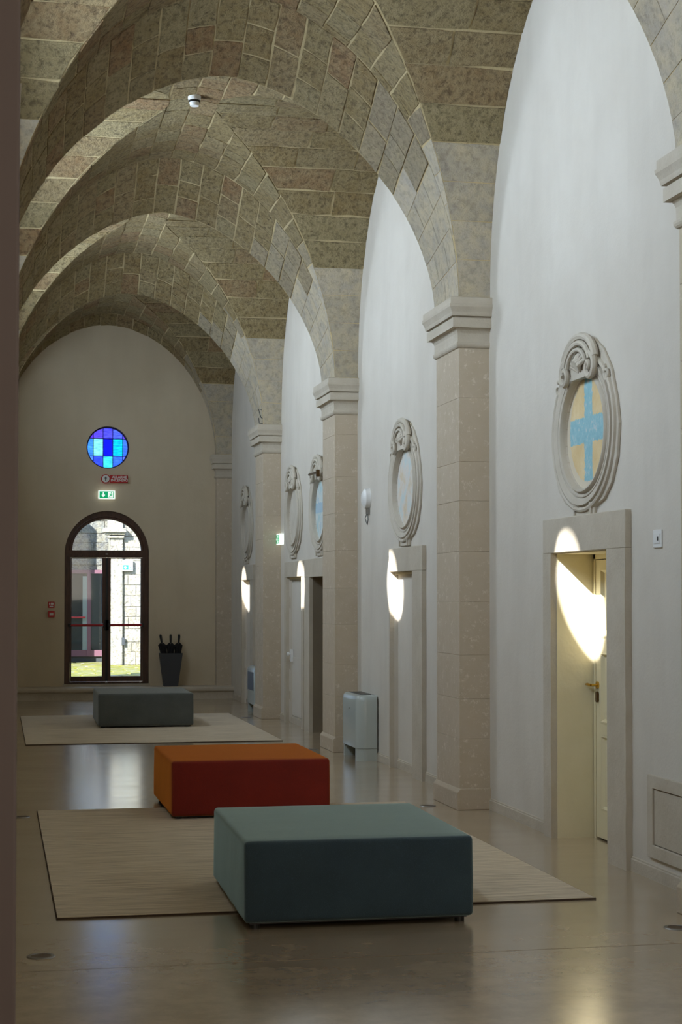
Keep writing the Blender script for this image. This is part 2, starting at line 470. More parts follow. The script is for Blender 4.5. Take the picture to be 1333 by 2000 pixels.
# vault bays
def bay(k, ya, yb, name):
    yc = (ya + yb) / 2; hs = (yb - ya) / 2
    mb = MB()
    SB = lambda x, y: (x, y, Nz(x))
    gk = [groin_dx(d_, hs) for d_ in (0.0, 0.02, 0.05, 0.1, 0.2, 0.3)]
    xs = sorted([XC - HW * cos(pi * i / 60) for i in range(61)] + [XC + q for q in gk] + [XC - q for q in gk])
    for i in range(len(xs) - 1):
        x0, x1 = xs[i], xs[i + 1]; g0, g1 = groin_d(x0, hs), groin_d(x1, hs)
        mb.add([(x0, ya, Nz(x0)), (x1, ya, Nz(x1)), (x1, yc - g1, Nz(x1)), (x0, yc - g0, Nz(x0))], [(0, 1, 2, 3)])
        mb.add([(x0, yb, Nz(x0)), (x1, yb, Nz(x1)), (x1, yc + g1, Nz(x1)), (x0, yc + g0, Nz(x0))], [(0, 1, 2, 3)])
    ds = sorted([-hs * cos(pi * i / 56) for i in range(57)] + [0.02, -0.02, 0.05, -0.05])
    for side in (1, -1):
        xw = XR + 0.04 if side > 0 else XL - 0.04
        for i in range(len(ds) - 1):
            d0, d1 = ds[i], ds[i + 1]; e0, e1 = XC + side * groin_dx(d0, hs), XC + side * groin_dx(d1, hs)
            mb.add([(e0, yc + d0, Lz(d0, hs)), (xw, yc + d0, Lz(d0, hs)), (xw, yc + d1, Lz(d1, hs)), (e1, yc + d1, Lz(d1, hs))], [(0, 1, 2, 3)])
    # pier sides above the capitals between rib and wall are the lowest courses of the lateral vaults
    bm_me = mb.mesh('vault', True)
    o = link(name, bm_me, 'mortar', None, kind='structure')
    o['label'] = 'groin vault bay number %d counted from the camera' % (k + 1)
    cells = []
    # longitudinal webs: courses run along the hall
    tab = arc_table(Nz, XC - HW, XC + HW); T = tab[-1][0]; nc = 26
    for c in range(nc):
        x0 = at_arc(tab, T * c / nc); x1 = at_arc(tab, T * (c + 1) / nc); xm = (x0 + x1) / 2
        gm = groin_d(xm, hs)
        if x0 < XC < x1: g0f = 0
        def farA(x): return yc + groin_d(x, hs)
        def nearA(x): return yc - groin_d(x, hs)
        segs = []
        if gm < 0.02 or (groin_d(x0, hs) < 0.02 and groin_d(x1, hs) < 0.02):
            cuts = splits(ya, yb, 0.36, 0.5 if c % 2 else 0); segs = [(a, b) for a, b in zip(cuts[:-1], cuts[1:])]
        else:
            gmn = min(groin_d(x0, hs), groin_d(x1, hs)); gmx = max(groin_d(x0, hs), groin_d(x1, hs))
            A = yc + gmx
            if yb - A > 0.12:
                cuts = splits(A + 0.1, yb, 0.34, 0.5 if c % 2 else 0)
                segs = [(farA, cuts[1])] + [(a, b) for a, b in zip(cuts[1:-1], cuts[2:])]
            elif yb - (yc + gm) > 0.06: segs = [(farA, yb)]
            B = yc - gmx
            if B - ya > 0.12:
                cuts = splits(ya, B - 0.1, 0.34, 0.5 if c % 2 else 0)
                segs += [(a, b) for a, b in zip(cuts[:-2], cuts[1:-1])] + [(cuts[-2], nearA)]
        for a, b in segs:
            av = a(xm) if callable(a) else a; bv = b(xm) if callable(b) else b; ym = (av + bv) / 2
            zc = Nz(xm); rm = 'washed' if xm > XC and zc < 5.42 + rnd.uniform(-0.12, 0.12) else 'rough'; sm = zc < 5.05 + rnd.uniform(-0.06, 0.06) and xm > XC
            vis = 0 if ym > yc - 0.3 else 1
            wa = (lambda s_: a(at_arc(tab, s_))) if callable(a) else a; wb_ = (lambda s_: b(at_arc(tab, s_))) if callable(b) else b
            cells.append((*cell(by_arc(tab, SB), T * c / nc, T * (c + 1) / nc, wa, wb_, 0.003 if sm else 0.007, Vector((XC, ym, 3.9)), 0.003 if sm else 0.009, 2, 2, 0.001 if sm else 0.004), 'smooth' if sm else rm, vis + (0.5 if sm else 0)))
    # lateral webs, the half that looks back along the hall
    tabL = arc_table(lambda d: Lz(d, hs), -0.30 * hs, hs); TL = tabL[-1][0]; nl = 14
    for side in (1, -1):
        SL = lambda d, x: (x, yc + d, Lz(d, hs))
        for c in range(nl):
            d0 = at_arc(tabL, TL * c / nl); d1 = at_arc(tabL, TL * (c + 1) / nl); dm = (d0 + d1) / 2
            zc = Lz(dm, hs); sm = zc < 5.0
            gx = lambda d: XC + side * groin_dx(d, hs)
            if side > 0:
                g = max(gx(d0), gx(d1)); cuts = splits(g + 0.1, XR + 0.01, 0.5, 0.55 if c % 2 else 0)
                segs = [(lambda d: gx(d), cuts[1])] + [(a, b) for a, b in zip(cuts[1:-1], cuts[2:])]
            else:
                g = min(gx(d0), gx(d1)); cuts = splits(XL - 0.01, g - 0.1, 0.5, 0.55 if c % 2 else 0)
                segs = [(a, b) for a, b in zip(cuts[:-2], cuts[1:-1])] + [(cuts[-2], lambda d: gx(d))]
            for a, b in segs:
                wa = (lambda s_: a(at_arc(tabL, s_))) if callable(a) else a; wb_ = (lambda s_: b(at_arc(tabL, s_))) if callable(b) else b
                cells.append((*cell(by_arc(tabL, SL), TL * c / nl, TL * (c + 1) / nl, wa, wb_, 0.003 if sm else 0.009, Vector((XC, yc, 3.9)), 0.003 if sm else 0.009, 2, 2, 0.001 if sm else 0.005), 'smooth' if sm else 'rough', 0.2))
    emit_stones(cells, o, 'stone')
    return o


BAYS = [(3.3, RN[0]), (RF[0], RN[1]), (RF[1], RN[2]), (RF[2], RN[3]), (RF[3], RN[4])]
for k, (a, b) in enumerate(BAYS):
    bay(k, a, b, 'ceiling' if k == 0 else 'ceiling.%03d' % k)
for k in range(5): rib(k)
# nearest stretch, above and behind the camera, and an unseen roof slab added to stop light leaks
MB().box(XL - 0.3, XR + 0.6, -1.3, 3.3, 6.30, 6.6).obj('ceiling', 'plaster', kind='structure')
MB().box(XL - 0.45, XR + 0.65, -1.3, YEND + 0.3, 6.56, 6.75).obj('trim_6', 'plaster', kind='structure')


# ------------------------------------------------------------------ walls
def circ(cx, cz, rx, rz=None, n=40): rz = rz or rx; return [(cx + rx * cos(2 * pi * i / n), cz + rz * sin(2 * pi * i / n)) for i in range(n)]
def rect(a, b, c, d): return [(a, c), (b, c), (b, d), (a, d)]


# right wall: openings (y0, y1, top)
FR = [dict(o=(9.98, 11.06, 1.945), f=(9.66, 11.23, 2.18)), dict(o=(15.02, 15.90, 1.885), f=(14.65, 15.95, 2.11)),
      dict(o=(19.25, 20.21, 1.885), f=(18.95, 20.56, 2.105)), dict(o=(20.78, 21.89, 1.90), f=(20.64, 22.04, 2.10)),
      dict(o=(25.15, 25.97, 1.90), f=(24.85, 26.02, 2.125))]
OVS = [(10.45, 2.72), (15.41, 2.68), (19.68, 2.69), (21.50, 2.70), (25.68, 2.71)]
ORY, ORZ = 0.415, 0.372
wr = MB(); 
bounds = [-1.3, 12.5, 17.0, 20.6, 24.0, YEND + 0.3]
for a, b in zip(bounds[:-1], bounds[1:]):
    holes = []; outer = [(a, 0)]
    for f in FR:
        if a < f['o'][0] < b: y0, y1, t = f['o']; outer += [(y0, 0), (y0, t), (y1, t), (y1, 0)]
    outer += [(b, 0), (b, ZTOP), (a, ZTOP)]
    for (y, z) in OVS:
        if a < y < b: holes.append(circ(y, z, ORY, ORZ))
    wr.plate(outer, holes, 'x', XR, XR + 0.34)
wr.box(XR + 0.34, XR + 0.6, -1.3, YEND + 0.3, -0.02, ZTOP)
wall_right = wr.obj('wall_right', 'plaster', kind='structure')

# left wall with one round window per bay high up
wl = MB(); SR = 0.33
yb_ = [-1.3, 8.06, 13.01, 17.94, 22.9, YEND + 0.3]
for i, (a, b) in enumerate(zip(yb_[:-1], yb_[1:])):
    holes = [circ(BAYC[i] - (0.2 if i == 0 else 0), 5.56, SR)] if i < 4 else []
    wl.plate(rect(a, b, 0, ZTOP), holes, 'x', XL, XL - 0.07)
wl.obj('wall_left', 'plaster', kind='structure')

# far wall with arched doorway and round window
DX, DHW, DZ0, DZS = 1.745, 0.682, 0.235, 2.335      # door centre, half width, sill height, springing
OX, OZ, OR = 1.753, 4.075, 0.345
arch = [(DX - DHW, DZ0)] + [(DX - DHW * cos(pi * i / 32), DZS + DHW * 1.035 * sin(pi * i / 32)) for i in range(33)] + [(DX + DHW, DZ0)]
MB().plate(rect(-0.6, 4.4, 0.0, ZTOP), [arch, circ(OX, OZ, OR)], 'y', YEND, YEND + 0.30).obj('wall_far', 'plaster_end', kind='structure')
# near wall behind the camera
MB().box(-0.6, 4.4, -1.6, -1.3, 0, ZTOP).obj('wall_near', 'plaster', kind='structure')

# floor: two poured fields with a saw-cut joint
fl = bpy.data.objects.new('floor', None); COL.objects.link(fl); fl['kind'] = 'structure'
fl = MB().box(-0.6, 4.4, -1.6, YEND + 0.4, -0.16, -0.006).obj('floor', 'gap', kind='structure') if False else fl
JY = 7.60
for a, b in ((-1.6, JY - 0.004), (JY + 0.004, YEND)):
    MB().box(-0.6, 4.15, a, b, -0.1, 0.0).obj('floor_field', 'floor', fl)
MB().box(-0.6, 4.15, JY - 0.02, JY + 0.02, -0.099, -0.0012).obj('joint_filler', 'gap', fl)

# baseboards along the right wall between the stone frames
segs = [(-1.3, PC[0] - 0.35), (PC[0] + 0.35, 9.66), (11.23, PC[1] - 0.35), (PC[1] + 0.35, 14.65), (15.95, PC[2] - 0.35), (PC[2] + 0.35, 18.95),
        (22.04, PC[3] - 0.35), (PC[3] + 0.35, 24.85), (26.02, 27.2), (15.02, 15.90), (20.78, 21.89), (25.15, 25.97)]
bb = MB()
for i, (a, b) in enumerate(segs):
    x = XR if i < 9 else XR + 0.04
    bb.prism([(x, 0), (x - 0.014, 0), (x - 0.014, 0.072), (x - 0.006, 0.076), (x - 0.006, 0.084), (x, 0.090)], 'y', a, b)
bb.obj('baseboard_right', 'trim_stone', kind='structure')
MB().prism([(XL, 0), (XL + 0.014, 0), (XL + 0.014, 0.08), (XL, 0.09)], 'y', -1.3, 27.15).obj('baseboard_left', 'trim_stone', kind='structure')

# ledge in front of the far wall with half-round nosing
lp = [(27.19, 0.0), (27.19, 0.115)] + [(27.175 - 0.03 * cos(a) * 1.0, 0.158 + 0.04 * sin(a)) for a in [-pi / 2 + pi * i / 10 for i in range(11)]] + [(YEND, 0.198), (YEND, 0)]
led = MB(); pts = lp; led.add([(-0.25, y, z) for y, z in pts] + [(3.76, y, z) for y, z in pts], [tuple(range(len(pts)))[::-1], tuple(range(len(pts), 2 * len(pts)))] + [(i, (i + 1) % len(pts), len(pts) + (i + 1) % len(pts), len(pts) + i) for i in range(len(pts))])
led.obj('trim_7', 'trim_stone', kind='structure')
MB().box(DX - DHW - 0.02, DX + DHW + 0.02, YEND - 0.02, YEND + 0.3, 0.19, DZ0).obj('trim_8', 'trim_stone', kind='structure')


# ------------------------------------------------------------------ pillars
CAPP = [(3.585, 0.0), (3.590, 0.012), (3.600, 0.020), (3.612, 0.024), (3.626, 0.024), (3.632, 0.014), (3.640, 0.012), (3.665, 0.012), (3.70, 0.014), (3.722, 0.022),
        (3.736, 0.034), (3.738, 0.064), (3.745, 0.064), (3.812, 0.064), (3.814, 0.044), (3.826, 0.044), (3.827, 0.072), (3.84, 0.076), (3.855, 0.078), (3.875, 0.086), (3.895, 0.096),
        (3.915, 0.098), (3.918, 0.090), (3.965, 0.090), (3.972, 0.080)]


def capital_mb(yn, yf, xf, side, wallx, both=True):
    mb = MB(); P = []
    for z, o in CAPP:
        P.append([(wallx, yn - o, z), (xf - side * o, yn - o, z), (xf - side * o, yf + o, z), (wallx, yf + o, z)])
    vs_ = [p for r in P for p in r]; n = len(P)
    fs = [(i * 4 + j, i * 4 + j + 1, (i + 1) * 4 + j + 1, (i + 1) * 4 + j) for i in range(n - 1) for j in range(3)]
    fs += [(0, 3, 2, 1), ((n - 1) * 4, (n - 1) * 4 + 1, (n - 1) * 4 + 2, (n - 1) * 4 + 3)]
    mb.add(vs_, fs); return mb


def jag(mb_pts, a): return [(p[0] + rnd.uniform(-a, a), p[1] + rnd.uniform(-a, a), p[2]) for p in mb_pts]


def pillar(n, yc, side, half=0.345, yfar=None, blocks=9):
    xw = XR + 0.01 if side > 0 else XL - 0.01
    xf = 3.515 if side > 0 else -0.005
    yn = yc - half; yf = yc + half if yfar is None else yfar
    pn = 3.49 if side > 0 else 0.02
    p = MB().box(min(pn, xw), max(pn, xw), yn - 0.03, yf + 0.03, 0, 0.15)
    top = MB()
    root = empty('trim_%d' % n, (xf, yc, 0), None, None, None, 'structure')
    root['label'] = ('engaged stone pillar with moulded capital, %s wall' % ('right' if side > 0 else 'left'))
    inv = Matrix.Translation(-Vector((xf, yc, 0)))
    def put(mb, name, mat, **kw):
        mb.v = [tuple(inv @ Vector(v)) for v in mb.v]; return mb.obj(name, mat, root, **kw)
    q = MB()
    q.prism([(pn, 0), (pn, 0.135), (xf, 0.165), (xw, 0.165), (xw, 0)], 'y', yn - 0.025, yf + 0.025)
    put(q, 'plinth', 'pillar', bevel=0.006)
    zs = splits(0.16, 3.59, 3.43 / blocks)
    for a, b in zip(zs[:-1], zs[1:]):
        g = 0.0006
        put(MB().box(min(xf, xw), max(xf, xw), yn, yf, a + g, b - g), 'shaft_block', 'pillar', bevel=0.002, seg=1)
    put(MB().box(min(xf + side * 0.006, xw), max(xf + side * 0.006, xw), yn + 0.005, yf - 0.005, 0.1, 3.6), 'shaft_core', 'pillar')
    put(capital_mb(yn, yf, xf, side, xw), 'capital', 'trim_stone')
    # filling between capital top and rib foot
    return root


n = 9
for yc in PC: pillar(n, yc, 1); n += 1
pillar(n, 27.66, 1, 0.18, 27.70, 9); n += 1
for yc in PC: pillar(n, yc, -1); n += 1
pillar(n, 27.66, -1, 0.18, 27.70, 9); n += 1
# dark painted jamb of the opening the picture is taken from
jb = MB().box(-0.24, 0.0255, 2.20, 2.34, 0, 6.30).obj('trim_%d' % n, 'jamb', kind='structure', bevel=0.004); n += 1
jb['label'] = 'dark mauve door jamb at the left edge, nearest the camera'

# ------------------------------------------------------------------ stone door surrounds on the right wall
for i, f in enumerate(FR):
    y0, y1, t = f['o']; a, b, T = f['f']
    pd = 0.042
    w_in = 0.0
    fy0, fy1 = a, b
    ring = [(a, 0), (y0, 0), (y0, t), (y1, t), (y1, 0), (b, 0), (b, T), (a, T)]
    mb = MB()
    # two jambs and a lintel as separate stones
    root = empty('trim_%d' % n, (XR, (a + b) / 2, 0), None, None, None, 'structure'); n += 1
    root['label'] = 'plain painted stone door surround, number %d from the camera' % (i + 1)
    off = Vector((XR, (a + b) / 2, 0))
    def put(mb, name, mat='trim_stone', **kw):
        mb.v = [tuple(Vector(v) - off) for v in mb.v]; return mb.obj(name, mat, root, **kw)
    def wob(y0_, y1_, z0, z1):
        m_ = MB(); N = 14; L = []
        for j in range(N + 1):
            z = z0 + (z1 - z0) * j / N; e = rnd.uniform(-0.006, 0.006)
            L.append([(XR + 0.02, y0_, z), (XR - pd, y0_ + e + 0.004, z), (XR - pd, y1_ , z), (XR + 0.02, y1_, z)])
        vs_ = [p for r in L for p in r]
        fs = [(j * 4 + k, j * 4 + (k + 1) % 4, (j + 1) * 4 + (k + 1) % 4, (j + 1) * 4 + k) for j in range(N) for k in range(4)] + [(0, 1, 2, 3), (N * 4, N * 4 + 3, N * 4 + 2, N * 4 + 1)]
        return m_.add(vs_, fs)
    put(wob(a, y0, 0, t), 'jamb'); put(wob(y1, b, 0, t), 'jamb')
    put(MB().box(XR - pd, XR + 0.02, a, b, t, T), 'lintel', bevel=0.004, seg=1)
    if i in (1, 3, 4):
        put(MB().box(XR + 0.04, XR + 0.33, y0 - 0.01, y1 + 0.01, 0, t + 0.01), 'infill', 'plaster')
        put(MB().box(XR + 0.004, XR + 0.06, y0 + 0.01, y1 - 0.01, t - 0.026, t), 'ledge_strip', 'niche', bevel=0.003, seg=1)
    if i == 2:
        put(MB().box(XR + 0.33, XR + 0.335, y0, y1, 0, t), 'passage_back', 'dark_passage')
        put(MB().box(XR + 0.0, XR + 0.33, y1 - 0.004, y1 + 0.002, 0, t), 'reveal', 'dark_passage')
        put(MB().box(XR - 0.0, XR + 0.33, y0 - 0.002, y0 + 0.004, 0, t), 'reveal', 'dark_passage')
    if i == 0:
        put(MB().box(XR - 0.0, XR + 0.33, y1 - 0.006, y1 + 0.002, 0, t), 'reveal', 'niche')
        put(MB().box(XR - 0.0, XR + 0.33, y0 - 0.002, y0 + 0.006, 0, t), 'reveal', 'niche')
        put(MB().box(XR - 0.0, XR + 0.33, y0, y1, t - 0.006, t + 0.002), 'reveal', 'niche')

# ------------------------------------------------------------------ panelled door in the first opening
DXP = 4.02
d = empty('door_2', (DXP, 10.5, 0), 'cream panelled wooden door with brass handle, deep in the nearest stone surround', None, None, 'structure')
off = Vector((DXP, 10.5, 0))
def putd(mb, name, mat, par=d, **kw):
    o_ = off if par is d else off
    mb.v = [tuple(Vector(v) - o_) for v in mb.v]; return mb.obj(name, mat, par, **kw)
y0, y1 = 9.985, 11.045
putd(MB().box(DXP, DXP + 0.03, y1 - 0.035, y1, 0.0, 1.938).box(DXP, DXP + 0.03, y0, y0 + 0.035, 0.0, 1.938).box(DXP, DXP + 0.03, y0, y1, 1.905, 1.938), 'door_frame', 'door_paint')
LY0, LY1 = y0 + 0.038, y1 - 0.038
pan = [(0.20, 0.71), (0.79, 1.27), (1.37, 1.84)]
st = 0.09
hl = [rect(LY0 + st, LY1 - st, a, b) for a, b in pan]
leaf = MB().plate(rect(LY0, LY1, 0.012, 1.90), hl, 'x', DXP + 0.005, DXP + 0.045)
leaf_o = putd(leaf, 'door_leaf', 'door_paint')
for a, b in pan:
    ya, yb2 = LY0 + st, LY1 - st
    def fr(i_, x): return [(DXP + x, ya + i_, a + i_), (DXP + x, yb2 - i_, a + i_), (DXP + x, yb2 - i_, b - i_), (DXP + x, ya + i_, b - i_)]
    rings = [fr(0, 0.002), fr(0.012, 0.0), fr(0.03, 0.022), fr(0.055, 0.022), fr(0.09, 0.010)]
    m_ = MB(); m_.add([p for r in rings for p in r], [(i * 4 + k, i * 4 + (k + 1) % 4, (i + 1) * 4 + (k + 1) % 4, (i + 1) * 4 + k) for i in range(4) for k in range(4)] + [(16, 17, 18, 19)])
    putd(m_, 'door_panel', 'door_paint', leaf_o)
putd(MB().box(DXP + 0.046, DXP + 0.06, y0, y1, 0.0, 1.93), 'door_gap', 'gap')
putd(MB().cyl((DXP + 0.006, LY1 - 0.035, 1.045), (DXP - 0.006, LY1 - 0.035, 1.045), 0.026, n=20).cyl((DXP - 0.005, LY1 - 0.035, 1.045), (DXP - 0.045, LY1 - 0.035, 1.045), 0.009, n=12)
     .tube([(DXP - 0.045, LY1 - 0.035, 1.045), (DXP - 0.052, LY1 - 0.02, 1.046), (DXP - 0.052, LY1 + 0.02, 1.050), (DXP - 0.050, LY1 + 0.065, 1.046)], [0.009, 0.0095, 0.009, 0.007], 10), 'door_handle', 'brass', leaf_o, smooth=True)
es = [(LY1 - 0.035 + 0.019 * cos(2 * pi * i / 20), 0.965 + (0.018 if sin(2 * pi * i / 20) > 0 else -0.018) + 0.019 * sin(2 * pi * i / 20)) for i in range(20)]
putd(MB().prism(es, 'x', DXP + 0.005, DXP - 0.010), 'escutcheon', 'bronze', leaf_o)

# low flush door in the fourth surround: panel lines and a small knob
t4 = tag(MB().box(XR + 0.030, XR + 0.042, 20.86, 21.84, 0.10, 0.86).obj('door_4', 'plaster', None, bevel=0.002, seg=1), 'low flush white hatch door in the fourth stone surround', None, None, 'structure')
kb = MB().cyl((XR + 0.035, 21.80, 0.90), (XR - 0.02, 21.80, 0.90), 0.012, n=12).cyl((XR - 0.02, 21.80, 0.90), (XR - 0.045, 21.80, 0.90), 0.028, 0.022, n=14).box(XR + 0.0, XR + 0.035, 21.77, 21.83, 0.80, 0.96).obj('door_knob', 'white', t4, smooth=False)

# ------------------------------------------------------------------ cartouches
def panel_mat(kind):
    m = NT('painted_oval_' + kind); v = m.coord(); sep = m.n('ShaderNodeSeparateXYZ')
    n1 = m.noise(v, 6, 5, 0.7); n2 = m.noise(v, 26, 4, 0.7)
    wv = m.n('ShaderNodeVectorMath', operation='MULTIPLY_ADD'); m.l(n2.outputs['Color'], wv.inputs[0]); wv.inputs[1].default_value = (0.05, 0.05, 0.05); m.l(v, wv.inputs[2])
    m.l(wv.outputs[0], sep.inputs[0])
    def math(op, a, b=None):
        nd = m.n('ShaderNodeMath', operation=op)
        for i, q in enumerate((a, b)):
            if q is None: continue
            if hasattr(q, 'links'): m.l(q, nd.inputs[i])
            else: nd.inputs[i].default_value = q
        return nd.outputs[0]
    Y = math('SUBTRACT', sep.outputs[1], 0.025); Z = math('SUBTRACT', sep.outputs[2], 0.025)
    ay = math('ABSOLUTE', Y); az = math('ABSOLUTE', math('ADD', Z, -0.02))
    if kind == 'cross':
        base = m.ramp(n1.outputs[0], [(0.3, lin(214, 186, 134)), (0.7, lin(226, 206, 164))])
        vert = math('LESS_THAN', ay, 0.075); hor = math('LESS_THAN', az, 0.085); cr = math('MAXIMUM', vert, hor)
        inner = math('LESS_THAN', math('ADD', math('POWER', math('DIVIDE', ay, 0.36), 2.0), math('POWER', math('DIVIDE', az, 0.34), 2.0)), 1.0)
        cr = math('MULTIPLY', cr, inner)
        blue = m.ramp(n2.outputs[0], [(0.3, lin(120, 178, 196)), (0.55, lin(140, 192, 205)), (0.72, lin(210, 205, 205))])
        c = m.mix(math('MULTIPLY', cr, 0.92), base, blue)
        c = m.mix(math('MULTIPLY', math('SUBTRACT', 1.0, inner), 0.7), c, lin(208, 202, 190))
    elif kind == 'faded':
        c = m.ramp(n1.outputs[0], [(0.35, lin(190, 205, 205)), (0.5, lin(210, 204, 196)), (0.66, lin(206, 190, 160))])
        c = m.mix(m.ramp(n2.outputs[0], [(0.58, (0, 0, 0, 1)), (0.7, (0.5, 0.5, 0.5, 1))]), c, lin(165, 185, 195))
    elif kind == 'blue':
        c = m.ramp(n1.outputs[0], [(0.35, lin(170, 200, 205)), (0.55, lin(208, 212, 208)), (0.7, lin(150, 186, 205))])
        hor = math('LESS_THAN', az, 0.06); c = m.mix(math('MULTIPLY', hor, 0.5), c, lin(120, 170, 205))
    else:
        c = m.ramp(n1.outputs[0], [(0.3, lin(192, 184, 170)), (0.7, lin(206, 199, 186))])
    m.base(c); m.bump(n2.outputs[0], 0.3, 0.008); m.set(Roughness=0.9); return m.m


def oval_sweep(prof, ang0=0.0, ang1=2 * pi, n=72):
    """prof: list of (growth of the radii, height off the wall)"""
    mb = MB(); closed = abs(ang1 - ang0 - 2 * pi) < 1e-6; k = n if closed else n + 1
    vs_ = []
    for i in range(k):
        a = ang0 + (ang1 - ang0) * i / n
        for g, h in prof: vs_.append((-h, (ORY + g) * cos(a), (ORZ + g * 0.82) * sin(a)))
    W = len(prof); fs = []
    for i in range(n):
        j = (i + 1) % k
        for q in range(W - 1): fs.append((i * W + q, i * W + q + 1, j * W + q + 1, j * W + q))
    return mb.add(vs_, fs)


def spiral(cy, cz, r0, turns, d, start, h0, n=40, rt=0.022):
    pts = []; rs = []
    for i in range(n + 1):
        t = i / n; a = start + d * 2 * pi * turns * t; r = r0 * (1 - 0.86 * t)
        pts.append((-h0 - 0.02 * t, cy + r * cos(a), cz + r * sin(a))); rs.append(rt * (1 - 0.45 * t))
    return pts, rs


def cartouche(i, y, z, label, pm):
    root = empty('oval_cartouche', (XR, y, z), label, 'cartouche', 'stucco oval cartouches above the stone surrounds')
    oval_sweep([(0.0, -0.03), (0.0, 0.030), (0.006, 0.040), (0.018, 0.042), (0.028, 0.034), (0.032, 0.018), (0.042, 0.018), (0.052, 0.030), (0.064, 0.030), (0.070, 0.020),
                (0.075, 0.030), (0.12, 0.042), (0.128, 0.042), (0.131, 0.016), (0.146, 0.014), (0.150, 0.036), (0.165, 0.042), (0.180, 0.036), (0.192, 0.0), (0.192, -0.005)]).obj('frame_moulding', 'stucco', root, smooth=True)
    me = MB().prism([(p[0], p[1]) for p in circ(0, 0, ORY + 0.01, ORZ + 0.01, 48)], 'x', 0.014, 0.03).mesh('painted_panel')
    o = link('painted_panel', me, pm, root)
    # crest: hood, two volutes and a fluted shell between them
    zt = ORZ + 0.11
    hood = MB()
    for rr, hh, tt in ((0.215, 0.05, 0.026), (0.17, 0.064, 0.020), (0.125, 0.07, 0.015)):
        hood.tube([(-hh, rr * 1.45 * cos(a), zt - 0.07 + rr * 0.98 * sin(a)) for a in [radians(12) + radians(156) * q / 24 for q in range(25)]], tt, 8)
    hood.obj('crest_hood', 'stucco', root, smooth=True)
    for s in (-1, 1):
        p, r = spiral(s * 0.235, zt - 0.085, 0.088, 1.35, -s, radians(90), 0.055, rt=0.026)
        MB().tube(p, r, 8).obj('volute', 'stucco', root, smooth=True)
        p, r = spiral(s * 0.46, ORZ * 0.62 + 0.10, 0.06, 1.1, s, radians(60), 0.02, rt=0.016)
        MB().tube(p, r, 8).obj('side_scroll', 'stucco', root, smooth=True)
    cp = [(0.0, 0.60), (0.2, 0.585), (0.36, 0.50), (0.50, 0.36), (0.60, 0.15), (0.635, 0.0), (0.60, -0.2), (0.50, -0.36), (0.36, -0.455), (0.2, -0.49)]
    MB().plate([(a, b) for a, b in cp] + [(-a, b) for a, b in cp[:0:-1]], [circ(0, 0, ORY + 0.03, ORZ + 0.03, 40)], 'x', -0.020, 0.0).obj('back_plate', 'stucco', root, bevel=0.006)
    sh = MB()
    for q in range(7):
        a = radians(90 + (q - 3) * 19)
        sh.tube([(-0.045, 0.02 * cos(a), zt - 0.10 + 0.02 * sin(a)), (-0.075, 0.07 * cos(a), zt - 0.09 + 0.07 * sin(a)), (-0.05, 0.115 * cos(a), zt - 0.085 + 0.115 * sin(a))], [0.008, 0.019, 0.012], 8)
    sh.box(-0.045, 0, -0.18, 0.18, zt - 0.13, zt + 0.06)
    sh.obj('shell', 'stucco', root, smooth=True)
    # foot: tapered pedestal down to the surround
    zb = -(ORZ + 0.10)
    MB().prism([(-0.27, zb + 0.04), (0.27, zb + 0.04), (0.20, zb - 0.01), (0.19, zb - 0.085), (-0.19, zb - 0.085), (-0.20, zb - 0.01)], 'x', -0.022, 0.0).obj('foot', 'stucco', root, bevel=0.004, seg=1)
    MB().tube([(-0.03, 0.11 * cos(a), zb - 0.0 + 0.035 * sin(a)) for a in [radians(200) + radians(140) * q / 12 for q in range(13)]], 0.008, 6).obj('foot_swag', 'stucco', root, smooth=True)
    for s in (-1, 1):
        MB().cyl((-0.02, s * 0.155, zb - 0.01), (-0.04, s * 0.155, zb - 0.01), 0.024, 0.015, 12).box(-0.035, 0, s * 0.155 - 0.014, s * 0.155 + 0.014, zb - 0.085, zb - 0.02).obj('foot_bracket', 'stucco', root)
    return root


KC, KF, KB_, KP = panel_mat('cross'), panel_mat('faded'), panel_mat('blue'), panel_mat('plain')
CL = ['stucco oval cartouche painted with a pale blue cross on ochre, nearest the camera', 'stucco oval cartouche with faded pastel painting, beside the round white siren',
      'stucco oval cartouche with pale blue painting above the dark doorway, partly behind a pillar', 'plain beige stucco oval cartouche beside the small wall exit sign', 'farthest stucco oval cartouche, beyond the last free pillar']
for i, ((y, z), pm) in enumerate(zip(OVS, (KC, KF, KB_, KP, KP))): cartouche(i, y, z, CL[i], pm)

# iron rod over the third cartouche
r_ = empty('rod_bracket', (XR, 19.35, 3.10), 'thin dark iron rod bracket across the top of the third oval cartouche', 'bracket')
MB().tube([(-0.125, 0.42, 0.0), (-0.125, -0.12, -0.01)], 0.014, 8).obj('rod', 'bronze', r_)
MB().box(-0.145, -0.105, -0.15, -0.12, -0.06, 0.02).obj('end_block', 'bronze', r_)
MB().box(-0.13, -0.11, 0.41, 0.43, -0.012, 0.012).obj('end_cap', 'bronze', r_)

# ------------------------------------------------------------------ arched glazed door in the far wall
YD = YEND + 0.10
D = empty('door_1', (DX, YD, DZ0), 'dark brown arched glazed double door with red push bars, far wall', None, None, 'structure')
offD = Vector((DX, YD, DZ0))
def pD(mb, name, mat, par=D, **kw):
    mb.v = [tuple(Vector(v) - offD) for v in mb.v]; return mb.obj(name, mat, par, **kw)
hw = DHW - 0.002; fw = 0.10
def archpts(h, zs, ztop_scale=1.035, n=32, z0=DZ0):
    return [(DX - h, z0)] + [(DX - h * cos(pi * i / n), zs + h * ztop_scale * sin(pi * i / n)) for i in range(n + 1)] + [(DX + h, z0)]
TR0, TR1 = 2.285, 2.395                                  # transom
gl_h = 0.555
fan = [(DX - gl_h, TR1)] + [(DX - gl_h * cos(pi * i / 28), 2.40 + 0.53 * sin(pi * i / 28)) for i in range(29)] + [(DX + gl_h, TR1)]
